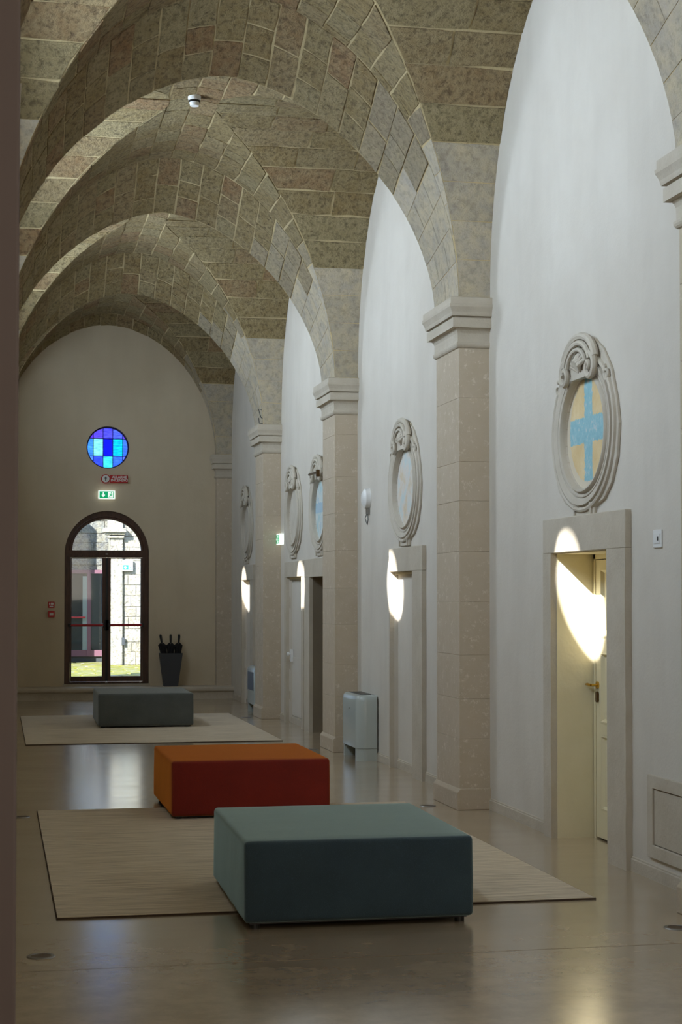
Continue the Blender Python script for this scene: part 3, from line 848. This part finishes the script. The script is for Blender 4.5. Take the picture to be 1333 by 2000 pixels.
fan = [(DX - gl_h * cos(pi * i / 28), 2.40 + 0.505 * sin(pi * i / 28)) for i in range(29)]
low = [(DX - 0.585, DZ0 + 0.03), (DX + 0.585, DZ0 + 0.03), (DX + 0.585, TR0), (DX - 0.585, TR0)]
outer = archpts(hw, DZS)
pD(MB().plate(outer, [fan, low], 'y', YD - 0.04, YD + 0.05), 'door_frame', 'dark_wood')
# bead along the inside of the arch and transom moulding
pD(MB().tube([(DX - (gl_h + 0.045) * cos(pi * i / 28), YD - 0.042, 2.40 + (0.505 + 0.045) * sin(pi * i / 28)) for i in range(29)], 0.012, 6).box(DX - 0.63, DX + 0.63, YD - 0.055, YD - 0.035, 2.31, 2.345), 'frame_bead', 'dark_wood')
pD(MB().prism(fan, 'y', YD + 0.0, YD + 0.006), 'fanlight_pane', 'glass')
for s in (-1, 1):
    x0, x1 = (DX - 0.582, DX - 0.006) if s < 0 else (DX + 0.006, DX + 0.582)
    g0, g1 = (DX - 0.565, DX - 0.075) if s < 0 else (DX + 0.065, DX + 0.55)
    lf = pD(MB().plate(rect(x0, x1, DZ0 + 0.035, TR0 - 0.004), [rect(g0, g1, 0.355, 2.265)], 'y', YD - 0.055, YD - 0.005), 'door_leaf', 'dark_wood')
    pD(MB().box(g0, g1, YD - 0.033, YD - 0.027, 0.355, 2.265), 'glass_pane', 'glass', lf)
    pD(MB().tube([(g0 - 0.02, YD - 0.12, 1.185), (g1 + 0.02, YD - 0.12, 1.185)], 0.021, 12), 'push_bar', 'red', lf, smooth=True)
    m_ = MB()
    for xx in (g0 - 0.03, g1 + 0.03): m_.box(xx - 0.024, xx + 0.024, YD - 0.14, YD - 0.05, 1.155, 1.215)
    m_.box((x1 if s < 0 else x0) - 0.03, (x1 if s < 0 else x0) + 0.03, YD - 0.11, YD - 0.05, 1.10, 1.27)
    pD(m_, 'bar_bracket', 'black', lf, bevel=0.004, seg=1)
pD(MB().box(DX - 0.018, DX + 0.018, YD - 0.068, YD - 0.05, DZ0 + 0.04, TR0 - 0.01), 'meeting_stile', 'black')
pD(MB().box(DX - 0.02, DX + 0.02, YD - 0.07, YD - 0.05, 2.33, 2.35).box(DX - 0.02, DX + 0.015, YD - 0.075, YD - 0.055, DZ0 + 0.01, DZ0 + 0.03).box(DX + 0.53, DX + 0.56, YD - 0.075, YD - 0.055, DZ0 + 0.01, DZ0 + 0.03), 'door_stop', 'chrome')

# ------------------------------------------------------------------ round stained-glass window
YW = YEND + 0.09
W1 = empty('window_1', (OX, YW, OZ), 'round leaded window of blue and violet glass above the far door', None, None, 'structure')
ringm = MB(); nseg = 48; prof = [(OR + 0.002, 0.03), (OR - 0.020, 0.03), (OR - 0.022, -0.02), (OR + 0.002, -0.02)]
vs_ = [(r * cos(2 * pi * i / nseg), -h, r * sin(2 * pi * i / nseg)) for i in range(nseg) for r, h in prof]
ringm.add(vs_, [(i * 4 + q, i * 4 + (q + 1) % 4, ((i + 1) % nseg) * 4 + (q + 1) % 4, ((i + 1) % nseg) * 4 + q) for i in range(nseg) for q in range(4)])
ringm.obj('window_ring', 'lead', W1, smooth=True)
XV = [-0.345, -0.232, -0.073, 0.085, 0.245, 0.345]; ZV = [-0.345, -0.135, 0.150, 0.345]
pal = {(1, 2): (0.42, 0.30, 0.95), (2, 2): (0.36, 0.32, 0.98), (3, 2): (0.36, 0.42, 1.0), (0, 2): (0.45, 0.22, 0.95), (4, 2): (0.50, 0.30, 1.0),
       (0, 1): (0.30, 0.62, 1.0), (1, 1): (0.60, 1.0, 1.0), (2, 1): (0.06, 0.10, 0.92), (3, 1): (0.05, 0.85, 1.0), (4, 1): (0.30, 0.50, 1.0),
       (0, 0): (0.40, 0.62, 1.0), (1, 0): (0.24, 0.32, 0.98), (2, 0): (0.30, 1.0, 1.0), (3, 0): (0.26, 0.45, 1.0), (4, 0): (0.42, 0.45, 1.0)}
def clip_circle(x0, x1, z0, z1, R):
    pts = []
    N = 60
    for i in range(N):
        a = 2 * pi * i / N
        pts.append((R * cos(a), R * sin(a)))
    def cl(poly, f, inter):
        out = []
        for i in range(len(poly)):
            p, q = poly[i], poly[(i + 1) % len(poly)]
            if f(p): out.append(p)
            if f(p) != f(q): out.append(inter(p, q))
        return out
    def ix(c): return lambda p, q: (c, p[1] + (q[1] - p[1]) * (c - p[0]) / (q[0] - p[0]))
    def iz(c): return lambda p, q: (p[0] + (q[0] - p[0]) * (c - p[1]) / (q[1] - p[1]), c)
    for f, it in ((lambda p: p[0] >= x0, ix(x0)), (lambda p: p[0] <= x1, ix(x1)), (lambda p: p[1] >= z0, iz(z0)), (lambda p: p[1] <= z1, iz(z1))):
        pts = cl(pts, f, it)
        if len(pts) < 3: return None
    return pts
for i in range(5):
    for j in range(3):
        pg = clip_circle(XV[i] + 0.003, XV[i + 1] - 0.003, ZV[j] + 0.003, ZV[j + 1] - 0.003, OR - 0.015)
        if not pg: continue
        c = pal[(i, j)]; gm = glass_mat('stained_glass', (*c, 1), 0.05, 0.2)
        link('glass_pane', MB().prism(pg, 'y', 0.0, 0.006).mesh('glass_pane'), gm, W1)
for x in XV[1:-1]:
    h = math.sqrt((OR - 0.01) ** 2 - x * x); MB().box(x - 0.005, x + 0.005, -0.008, 0.012, -h, h).obj('lead_strip', 'lead', W1)
for z in ZV[1:-1]:
    h = math.sqrt((OR - 0.01) ** 2 - z * z); MB().box(-h, h, -0.008, 0.012, z - 0.005, z + 0.005).obj('lead_strip', 'lead', W1)


# ------------------------------------------------------------------ signs and small fittings on the far wall
def text_mesh(s, size, bold=0.0, extrude=0.001):
    cu = bpy.data.curves.new('lettering', 'FONT'); cu.body = s; cu.size = size; cu.extrude = extrude; cu.offset = bold; cu.align_x = 'CENTER'; cu.align_y = 'CENTER'
    cu.space_line = 0.85; cu.resolution_u = 3
    ob = bpy.data.objects.new('lettering', cu); COL.objects.link(ob); bpy.context.view_layer.update()
    me = bpy.data.meshes.new_from_object(ob.evaluated_get(bpy.context.evaluated_depsgraph_get())); bpy.data.objects.remove(ob); bpy.data.curves.remove(cu)
    return me


def exit_face(root, w_, h_, mat_g, mat_w, arrow, R):
    """green field with arrow and running figure; R maps (u, v, depth) to local coordinates"""
    def P(poly, a, b, name, mat):
        mb = MB(); k = len(poly); mb.add([R(u, v, a) for u, v in poly] + [R(u, v, b) for u, v in poly], [tuple(range(k)), tuple(range(k, 2 * k))[::-1]] + [(i, (i + 1) % k, k + (i + 1) % k, k + i) for i in range(k)]); return mb.obj(name, mat, root)
    P([(-w_ / 2, -h_ / 2), (w_ / 2, -h_ / 2), (w_ / 2, h_ / 2), (-w_ / 2, h_ / 2)], 0, 0.002, 'sign_face', mat_g)
    if arrow == 'down': ar = [(-.28, .36), (-.20, .36), (-.20, -.02), (-.13, .06), (-.13, -.12), (-.24, -.36), (-.35, -.12), (-.35, .06), (-.28, -.02)]
    else: ar = [(-.08, .10), (-.08, -.10), (-.25, -.10), (-.18, -.30), (-.28, -.30), (-.42, 0), (-.28, .30), (-.18, .30), (-.25, .10)]
    P([(u * w_, v * h_) for u, v in ar], 0.002, 0.004, 'arrow', mat_w)
    P([(u * w_, v * h_) for u, v in [(.08, -.40), (.46, -.40), (.46, .42), (.08, .42)]], 0.002, 0.0035, 'doorway_symbol', mat_w)
    fig = [[(.24, .06), (.31, .10), (.33, -.06), (.40, -.14), (.37, -.20), (.28, -.10), (.24, -.24), (.15, -.34), (.12, -.28), (.20, -.18)], [(.22, .10), (.32, .12), (.38, .02), (.41, .06), (.34, .20), (.22, .18), (.15, .06), (.18, .02)],
           [(.30 + .035 * cos(a * pi / 4), .29 + .08 * sin(a * pi / 4)) for a in range(8)]]
    for f in fig: P([(u * w_, v * h_) for u, v in f], 0.0035, 0.005, 'running_figure', mat_g)
    P([(u * w_, v * h_) for u, v in [(.43, -.40), (.49, -.40), (.49, .42), (.43, .42)]], 0.0035, 0.005, 'door_edge', mat_g)


ys = YEND
e1 = empty('exit_sign', (1.733, ys, 3.30), 'white backlit green exit sign with down arrow above the far arched door', 'exit sign', 'exit signs')
MB().box(-0.135, 0.135, -0.07, 0, -0.068, 0.068).obj('sign_housing', 'lit_white', e1, bevel=0.008)
exit_face(e1, 0.235, 0.108, 'lit_green', 'lit_white', 'down', lambda u, v, dp: (u, -0.0705 - dp, v))
# small exit sign flat on the right wall
e2 = empty('exit_sign', (XR, 22.51, 2.42), 'small exit sign flat on the right wall beside the pillar with the spotlight', 'exit sign', 'exit signs')
MB().box(-0.06, 0, -0.185, 0.185, -0.075, 0.075).obj('sign_housing', 'lit_white', e2, bevel=0.006)
exit_face(e2, 0.30, 0.115, 'lit_green', 'lit_white', 'left', lambda u, v, dp: (-0.0605 - dp, -u, v))

al = empty('fire_alarm_sign', (1.87, ys, 3.56), 'red illuminated alarm sign lettered ALLARME INCENDIO with round sounder, above the exit sign', 'alarm sign')
MB().box(-0.09, 0.205, -0.05, 0, -0.062, 0.062).obj('sign_body', 'sign_red', al, bevel=0.01)
MB().cyl((-0.155, 0, 0), (-0.155, -0.055, 0), 0.074, n=28).obj('sounder_ring', 'sign_red', al)
MB().cyl((-0.155, -0.055, 0), (-0.155, -0.062, 0), 0.060, n=28).obj('sounder_face', 'white', al)
MB().box(-0.163, -0.147, -0.066, -0.061, -0.035, 0.035).box(-0.175, -0.135, -0.066, -0.061, 0.005, 0.015).obj('sounder_symbol', 'planter', al)
me = text_mesh('ALLARME\nINCENDIO', 0.058, 0.0016); o = link('lettering', me, 'white', al); o.rotation_euler = (pi / 2, 0, 0); o.location = (0.068, -0.052, 0.002)

for zz, nm, lb in ((1.515, 'call_point_sign', 'upper small red square sign left of the far door'), (1.365, 'call_point', 'lower small red fire call point left of the far door')):
    c_ = empty(nm, (0.855, ys, zz), lb, 'fire sign' if 'sign' in nm else 'call point')
    MB().box(-0.052, 0.052, -0.012 if 'sign' in nm else -0.05, 0, -0.05, 0.05).obj('body', 'sign_red', c_, bevel=0.004, seg=1)
    dd = -0.0135 if 'sign' in nm else -0.0515
    if 'sign' in nm:
        MB().box(-0.03, 0.03, dd, dd + 0.003, -0.035, -0.015).box(-0.01, 0.035, dd, dd + 0.003, 0.0, 0.035).box(-0.035, -0.02, dd, dd + 0.003, 0.0, 0.035).obj('symbol', 'white', c_)
    else:
        MB().box(-0.03, 0.03, dd, dd + 0.003, -0.02, 0.02).obj('press_glass', 'white', c_)

# umbrella stand with three umbrellas on the ledge
bx, by = 2.76, 27.42
us = empty('umbrella_stand', (bx, by, 0.198), 'tall tapered anthracite umbrella stand on the ledge right of the far door', 'umbrella stand')
b_ = MB(); rr = [(0.115, 0.0), (0.185, 0.535), (0.175, 0.535), (0.165, 0.50), (0.105, 0.02)]
vs_ = [(s * r, t * r * 0.62, z) for r, z in rr for s, t in ((-1, -1), (1, -1), (1, 1), (-1, 1))]
b_.add(vs_, [(i * 4 + q, i * 4 + (q + 1) % 4, (i + 1) * 4 + (q + 1) % 4, (i + 1) * 4 + q) for i in range(4) for q in range(4)] + [(0, 3, 2, 1), (16, 17, 18, 19)])
b_.obj('pot', 'planter', us, bevel=0.004, seg=1)
UL = ['leftmost black umbrella in the stand, handle leaning left', 'middle black umbrella in the stand, handle upright', 'rightmost black umbrella in the stand, handle leaning slightly right']
for q, (dx, lean) in enumerate(((-0.12, -0.035), (0.0, 0.0), (0.125, 0.012))):
    u_ = empty('umbrella', (bx + dx * 0.75, by, 0.225), UL[q], 'umbrella', 'umbrellas in the stand')
    k = lean / 0.2
    top = 0.235 + 0.5
    fold = MB()
    pts = [(dx * 0.2 + k * (z - 0.5), 0, z) for z in (0.0, 0.3, 0.52, 0.615, 0.66)]
    vs_ = []; N = 14
    for (px, py, pz), r in zip(pts, (0.012, 0.035, 0.050, 0.062, 0.018)):
        for a in range(N):
            rr_ = r * (1.15 if a % 2 else 0.72); vs_.append((px + rr_ * cos(2 * pi * a / N), py + rr_ * sin(2 * pi * a / N), pz + (0.02 if a % 2 else -0.01) * (pz > 0.5)))
    fold.add(vs_, [(i * N + a, i * N + (a + 1) % N, (i + 1) * N + (a + 1) % N, (i + 1) * N + a) for i in range(4) for a in range(N)] + [tuple(range(N))[::-1], tuple(range(4 * N, 5 * N))])
    fold.obj('folded_canopy', 'black_cloth', u_)
    hx = lambda z: dx * 0.2 + k * (z - 0.5)
    MB().tube([(hx(0.64), 0, 0.64), (hx(0.68), 0, 0.68)], 0.009, 8).obj('ferrule', 'chrome', u_, smooth=True)
    MB().tube([(hx(0.675), 0, 0.675), (hx(0.72), 0, 0.72), (hx(0.78), 0, 0.78), (hx(0.81), 0, 0.81)], [0.016, 0.019, 0.022, 0.015], 10).obj('handle', 'black', u_, smooth=True)

# ------------------------------------------------------------------ fan coil units
def fan_coil(y0, y1, label, vent=False):
    yc = (y0 + y1) / 2; hl_ = (y1 - y0) / 2; root = empty('fan_coil_unit', (XR - 0.015, yc, 0), label, 'fan coil', 'floor fan coil units on the right wall')
    dpt = 0.205; cr = 0.10
    def plan(h, d, r):
        P = [(0, -h)]
        P += [(-(d - r) - r * sin(a), -h + r - r * cos(a)) for a in [pi / 2 * i / 8 for i in range(9)]]
        P += [(-(d - r) - r * cos(a), h - r + r * sin(a)) for a in [pi / 2 * i / 8 for i in range(9)]]
        return P + [(0, h)]
    levels = [(0.125, 0.0), (0.60, 0.0), (0.635, 0.006), (0.652, 0.022), (0.657, 0.045)]
    vs_ = []; k = None
    for z, ins in levels:
        P = plan(hl_ - ins, dpt - ins, cr); k = len(P); vs_ += [(x, y, z) for x, y in P]
    fs = [(i * k + q, i * k + (q + 1) % k, (i + 1) * k + (q + 1) % k, (i + 1) * k + q) for i in range(len(levels) - 1) for q in range(k)] + [tuple(range(k))[::-1], tuple(range((len(levels) - 1) * k, len(levels) * k))]
    MB().add(vs_, fs).obj('casing', 'appliance', root, smooth=True)
    for s in (-1, 1):
        P = [(x, y) for x, y in plan(hl_ - 0.004, dpt - 0.006, cr) if s * y > hl_ - 0.125] 
        P = [(0, s * (hl_ - 0.004)), (0, s * (hl_ - 0.12))] + [(-(dpt - 0.006), s * (hl_ - 0.12))] + [(-(dpt - 0.006 - cr) - cr * cos(a), s * (hl_ - 0.004 - cr + cr * sin(a))) for a in [pi / 2 * i / 8 for i in range(9)]]
        MB().prism(P, 'z', 0.0, 0.122).obj('foot', 'appliance', root)
    gr = MB()
    for q in range(9): gr.box(-0.15 + 0.014 * q, -0.143 + 0.014 * q, -hl_ + 0.13, hl_ - 0.13, 0.654, 0.663)
    gr.obj('top_grille', 'chrome', root)
    MB().box(-0.02, 0, -hl_ + 0.12, hl_ - 0.12, 0.02, 0.12).obj('inner_shadow_panel', 'gap', root)
    MB().box(-dpt - 0.002, -dpt + 0.01, -0.02, 0.02, 0.50, 0.515).obj('badge', 'chrome', root)
    if vent:
        MB().box(-dpt - 0.003, -dpt + 0.01, -0.28, 0.28, 0.32, 0.58).obj('front_grille', 'planter', root, bevel=0.003, seg=1)
    return root


fan_coil(16.58, 17.38, 'pale grey fan coil unit against the wall in front of the second pillar')
fan_coil(23.45, 24.25, 'pale grey fan coil unit half hidden behind the farthest free pillar', True)

# ------------------------------------------------------------------ round siren, key switch, access hatch, smoke detector, spotlight
s_ = empty('wall_siren', (XR, 17.02, 2.66), 'round white wall siren with loose wires, between second pillar and second cartouche', 'siren')
MB().cyl((0, 0, 0), (-0.05, 0, 0), 0.105, 0.10, 28).cyl((-0.05, 0, 0), (-0.075, 0, 0), 0.10, 0.06, 28).obj('housing', 'white', s_, smooth=True)
MB().box(-0.03, 0, -0.03, 0.03, -0.16, -0.10).obj('junction_box', 'chrome', s_)
MB().tube([(-0.02, 0.02, -0.16), (-0.03, 0.06, -0.20), (-0.02, 0.0, -0.27), (-0.02, -0.04, -0.22), (-0.02, -0.02, -0.16)], 0.004, 6).obj('wire', 'planter', s_)
k_ = empty('key_switch', (XR, 9.23, 1.985), 'square white switch plate with dark key slot right of the nearest surround', 'switch')
MB().box(-0.010, 0, -0.062, 0.062, -0.052, 0.052).obj('plate', 'white', k_, bevel=0.003)
MB().box(-0.014, -0.008, -0.04, 0.04, -0.028, 0.028).obj('insert', 'white', k_, bevel=0.002)
MB().box(-0.016, -0.012, -0.026, -0.012, -0.012, 0.012).obj('key_slot', 'black', k_)
h_ = empty('access_hatch', (XR, 9.02, 0.37), 'white framed access hatch low on the wall at the right edge', 'hatch')
MB().plate(rect(-0.36, 0.355, -0.24, 0.24), [rect(-0.28, 0.275, -0.165, 0.165)], 'x', 0, -0.022).obj('hatch_frame', 'trim_stone', h_, bevel=0.003, seg=1)
MB().box(-0.012, 0, -0.275, 0.27, -0.160, 0.160).obj('hatch_panel', 'trim_stone', h_, bevel=0.002, seg=1)
sdm = empty('smoke_detector', (1.75, 15.35, 6.243), 'small white smoke detector hanging from the vault crown', 'smoke detector')
MB().cyl((0, 0, 0), (0, 0, -0.035), 0.062, 0.058, 24).cyl((0, 0, -0.035), (0, 0, -0.095), 0.052, 0.040, 24).obj('housing', 'white', sdm, smooth=True)
MB().cyl((0, 0, -0.045), (0, 0, -0.062), 0.0545, 0.0535, 24).obj('sensor_slot', 'black', sdm)
sp = empty('spotlight', (3.55, PC[3] - 0.30, 3.972), 'small black spotlight with cable on the capital of the third free pillar', 'spotlight')
MB().cyl((0.10, 0, 0.02), (0.04, -0.02, 0.235), 0.040, 0.034, 16).obj('lamp_body', 'black', sp)
MB().box(0.05, 0.17, -0.05, 0.05, 0.0, 0.012).obj('base', 'black', sp)
MB().tube([(0.12, 0, 0.02), (0.0, -0.06, 0.05), (-0.07, -0.06, 0.10), (-0.10, -0.05, 0.21), (-0.03, -0.06, 0.19), (0.03, -0.05, 0.14)], 0.006, 6).tube([(0.1, 0, 0.01), (-0.02, -0.05, 0.015), (-0.09, -0.05, 0.02), (-0.10, -0.06, 0.09)], 0.006, 6).obj('cable', 'planter', sp)

# ------------------------------------------------------------------ floor sockets
FS = [(0.205, 7.91, 'round steel floor socket at the lower left, beside the dark jamb'), (3.327, 7.96, 'round steel floor socket at the lower right edge of the floor'),
      (3.335, 12.96, 'round steel floor socket in front of the nearest whole pillar'), (0.185, 12.91, 'round steel floor socket at the far left corner of the near rug'),
      (3.34, 17.95, 'round steel floor socket at the foot of the second pillar'), (3.34, 22.9, 'round steel floor socket at the foot of the third free pillar')]
for x, y, lb in FS:
    q = empty('floor_socket', (x, y, 0), lb, 'floor socket', 'round steel floor sockets')
    m_ = MB(); N = 28; pr = [(0.066, 0.0), (0.062, 0.004), (0.048, 0.005), (0.045, 0.0)]
    m_.add([(r * cos(2 * pi * i / N), r * sin(2 * pi * i / N), z) for i in range(N) for r, z in pr], [(i * 4 + k, i * 4 + k + 1, ((i + 1) % N) * 4 + k + 1, ((i + 1) % N) * 4 + k) for i in range(N) for k in range(3)])
    m_.obj('ring', 'chrome', q, smooth=True)
    MB().cyl((0, 0, 0.0), (0, 0, 0.003), 0.047, n=24).obj('lid', 'bronze', q)

# ------------------------------------------------------------------ rugs
def rug(x0, x1, y0, y1, label):
    r = empty('rug', ((x0 + x1) / 2, (y0 + y1) / 2, 0), label, 'rug', 'woven striped rugs')
    hx, hy = (x1 - x0) / 2, (y1 - y0) / 2
    nx, ny = 40, 56; mb = MB(); vs_ = []
    for i in range(nx + 1):
        for j in range(ny + 1):
            x = -hx + 2 * hx * i / nx; y = -hy + 2 * hy * j / ny
            vs_.append((x, y, 0.011 + (0.0012 * sin(x * 5 + y * 2.1) if 0 < i < nx and 0 < j < ny else 0)))
    W = ny + 1; fs = [(i * W + j, (i + 1) * W + j, (i + 1) * W + j + 1, i * W + j + 1) for i in range(nx) for j in range(ny)]
    b0 = len(vs_); ring = [(i, 0) for i in range(nx)] + [(nx, j) for j in range(ny)] + [(i, ny) for i in range(nx, 0, -1)] + [(0, j) for j in range(ny, 0, -1)]
    vs_ += [(vs_[i * W + j][0], vs_[i * W + j][1], 0.001) for i, j in ring]; k = len(ring)
    fs += [(ring[i][0] * W + ring[i][1], b0 + i, b0 + (i + 1) % k, ring[(i + 1) % k][0] * W + ring[(i + 1) % k][1]) for i in range(k)]
    mb.add(vs_, fs).obj('pile', 'rug', r, smooth=True)
    MB().plate(rect(-hx - 0.006, hx + 0.006, -hy - 0.006, hy + 0.006), [rect(-hx + 0.002, hx - 0.002, -hy + 0.002, hy - 0.002)], 'z', 0.0, 0.0085).obj('edge_binding', 'rug_edge', r)
    return r


rug(0.31, 3.20, 8.79, 13.19, 'large beige streaked rug under the nearest blue ottoman')
rug(0.32, 3.20, 19.09, 23.66, 'large pale streaked rug under the grey ottoman near the far wall')
MB().box(0, 0.045, -0.012, 0.012, 0.0, 0.006)


# ------------------------------------------------------------------ ottomans
def ottoman(x0, y0, w_, d_, h_, rz, mat, label, back_on_floor=False, cat='ottoman'):
    r = empty('ottoman', (x0, y0, 0), label, cat, 'large block ottomans down the hall'); r.rotation_euler.z = rz
    z0 = 0.032
    # upholstered block with softened edges and slightly crowned top
    bm = bmesh.new(); bmesh.ops.create_cube(bm, size=1.0)
    for v in bm.verts: v.co = Vector(((v.co.x + 0.5) * w_, (v.co.y + 0.5) * d_, z0 + (v.co.z + 0.5) * (h_ - z0)))
    bmesh.ops.bevel(bm, geom=list(bm.edges), offset=0.022, segments=4, profile=0.5, affect='EDGES')
    bmesh.ops.subdivide_edges(bm, edges=[e for e in bm.edges if e.calc_length() > 0.3], cuts=11, use_grid_fill=True)
    for v in bm.verts:
        x, y, z = v.co; u = (x / w_ - 0.5) * 2; t = (y / d_ - 0.5) * 2; q = (z - z0) / (h_ - z0)
        if q > 0.96: v.co.z += 0.010 * max(0, (1 - u * u)) * max(0, (1 - t * t))
        s = max(0, 1 - (2 * q - 1) ** 2)
        if abs(u) > 0.985: v.co.x += math.copysign(0.006 * s * max(0, 1 - t * t), u) + 0.0015 * sin(y * 17 + z * 9)
        if abs(t) > 0.985: v.co.y += math.copysign(0.006 * s * max(0, 1 - u * u), t) + 0.0015 * sin(x * 19 + z * 11)
    for f in bm.faces: f.smooth = True
    me = bpy.data.meshes.new('upholstered_block'); bm.to_mesh(me); bm.free(); link('upholstered_block', me, mat, r)
    zt = h_ - 0.006
    i_ = 0.010
    loop = [(i_, i_), (w_ - i_, i_), (w_ - i_, d_ - i_), (i_, d_ - i_)]
    pp = []
    for a in range(4):
        p, q = Vector(loop[a]), Vector(loop[(a + 1) % 4]); pp += [p.lerp(q, t) for t in (0.03, 0.5, 0.97)]
    pp.append(pp[0])
    MB().tube([(p.x, p.y, zt - 0.004) for p in pp], 0.0035, 6).obj('piping', mat, r, smooth=True)
    for x, y in ((0.06, 0.06), (w_ - 0.06, 0.06), (0.06, d_ - 0.06), (w_ - 0.06, d_ - 0.06)):
        MB().cyl((x, y, 0.0 if (y > 0.5) == back_on_floor else 0.0135), (x, y, 0.036), 0.025, n=14).obj('foot', 'black', r)
    MB().box(0.03, w_ - 0.03, 0.03, d_ - 0.03, 0.024, 0.04).obj('base_board', 'black', r)
    return r


ottoman(1.205, 8.315, 1.17, 1.40, 0.437, radians(-0.9), 'blue_velvet', 'blue grey velvet block ottoman nearest the camera')
ottoman(1.262, 12.45, 1.19, 1.36, 0.437, radians(0.3), 'rust_velvet', 'rust orange velvet block ottoman, the middle one', True)
ottoman(1.24, 21.26, 1.19, 1.38, 0.437, radians(-0.5), 'grey_velvet', 'dark grey block ottoman on the far rug', None)

# ------------------------------------------------------------------ courtyard seen through the far door
ZG = 0.20
cg = MB().box(-6, 12, YEND + 0.3, 60, ZG - 0.3, ZG - 0.015).obj('courtyard_ground', 'moss', kind='structure')
for j in range(12):
    y = 28.2 + j * 0.82; x = 0.6 + (0.35 if j % 2 else 0)
    while x < 3.6:
        w_ = rnd.uniform(0.55, 0.75)
        MB().box(x, x + w_ - 0.05, y, y + 0.77, ZG - 0.1, ZG + rnd.uniform(-0.004, 0.006)).obj('paving_slab', 'moss', cg, bevel=0.012, seg=1); x += w_
# sunlit rubble wall on the right of the view
def rubble(root, x0, x1, y, z0, z1, bw, bh, mat):
    z = z0; r = 0
    while z < z1 - 0.05:
        h = bh * rnd.uniform(0.8, 1.2); x = x0 + (-bw * 0.5 if r % 2 else 0)
        while x < x1:
            w_ = bw * rnd.uniform(0.7, 1.3); a, b = max(x, x0), min(x + w_, x1)
            if b - a > 0.06:
                dd = rnd.uniform(0.0, 0.012)
                MB().box(a + 0.004, b - 0.004, y - 0.012 - dd, y + 0.02, z + 0.004, min(z + h, z1) - 0.004).obj('stone', mat, root, bevel=0.008, seg=1)
            x += w_
        z += h; r += 1
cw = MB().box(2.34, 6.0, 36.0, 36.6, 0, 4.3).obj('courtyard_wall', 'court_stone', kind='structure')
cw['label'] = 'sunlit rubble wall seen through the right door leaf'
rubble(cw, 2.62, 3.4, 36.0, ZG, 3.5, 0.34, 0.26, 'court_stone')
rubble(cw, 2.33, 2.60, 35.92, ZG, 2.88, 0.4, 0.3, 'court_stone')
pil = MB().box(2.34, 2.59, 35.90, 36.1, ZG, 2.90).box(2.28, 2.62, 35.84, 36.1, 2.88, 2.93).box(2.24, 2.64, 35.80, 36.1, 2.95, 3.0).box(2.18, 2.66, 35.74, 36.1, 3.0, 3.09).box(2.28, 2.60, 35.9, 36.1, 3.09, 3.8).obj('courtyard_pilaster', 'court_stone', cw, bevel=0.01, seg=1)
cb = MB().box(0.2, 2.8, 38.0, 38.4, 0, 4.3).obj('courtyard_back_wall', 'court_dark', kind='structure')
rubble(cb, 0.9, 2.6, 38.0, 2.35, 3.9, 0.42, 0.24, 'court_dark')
MB().box(0.4, 0.9, 36.3, 38.2, 0, 4.3).obj('courtyard_sun_blocker', 'court_dark', kind='structure')  # unseen wall added to keep the sun off the back wall
gd = empty('glazed_door', (1.98, 37.95, ZG), 'red brown framed glazed door across the courtyard, behind the left door leaf', 'door')
MB().box(-0.42, 0.36, -0.03, 0.03, 1.96, 2.04).box(-0.42, 0.36, -0.03, 0.03, 0.12, 0.26).box(-0.02, 0.06, -0.05, 0.03, 0.12, 2.0).box(-0.46, -0.40, -0.03, 0.03, 0.1, 2.04).box(0.32, 0.38, -0.03, 0.03, 0.1, 2.04).obj('door_frame', 'pink_frame', gd)
MB().box(-0.40, 0.32, 0.0, 0.008, 0.26, 1.96).obj('glass_pane', 'glass', gd)
MB().box(-0.40, 0.32, 0.03, 0.035, 0.0, 1.96).obj('curtain_lining', 'planter', gd)
MB().box(-0.12, -0.02, 0.015, 0.028, 0.26, 1.9).obj('curtain', 'white', gd)
MB().tube([(-0.42, -0.08, 0.985), (-0.06, -0.08, 0.985)], 0.02, 8).obj('push_bar', 'red', gd)
e3 = empty('exit_sign', (2.70, 35.95, 2.265), 'blue green exit sign on the sunlit courtyard wall, seen through the door glass', 'exit sign', 'exit signs')
MB().box(-0.11, 0.11, -0.06, 0.0, -0.08, 0.16).obj('sign_housing', 'white', e3, bevel=0.005, seg=1)
exit_face(e3, 0.19, 0.10, 'sign_green', 'white', 'left', lambda u, v, dp: (u, -0.0605 - dp, v))
wb = empty('wall_box', (2.61, 35.94, 0.70), 'small dark socket box on the courtyard wall, seen through the door glass', 'socket box')
MB().box(-0.035, 0.035, -0.05, 0.0, -0.08, 0.08).obj('box', 'planter', wb, bevel=0.008)
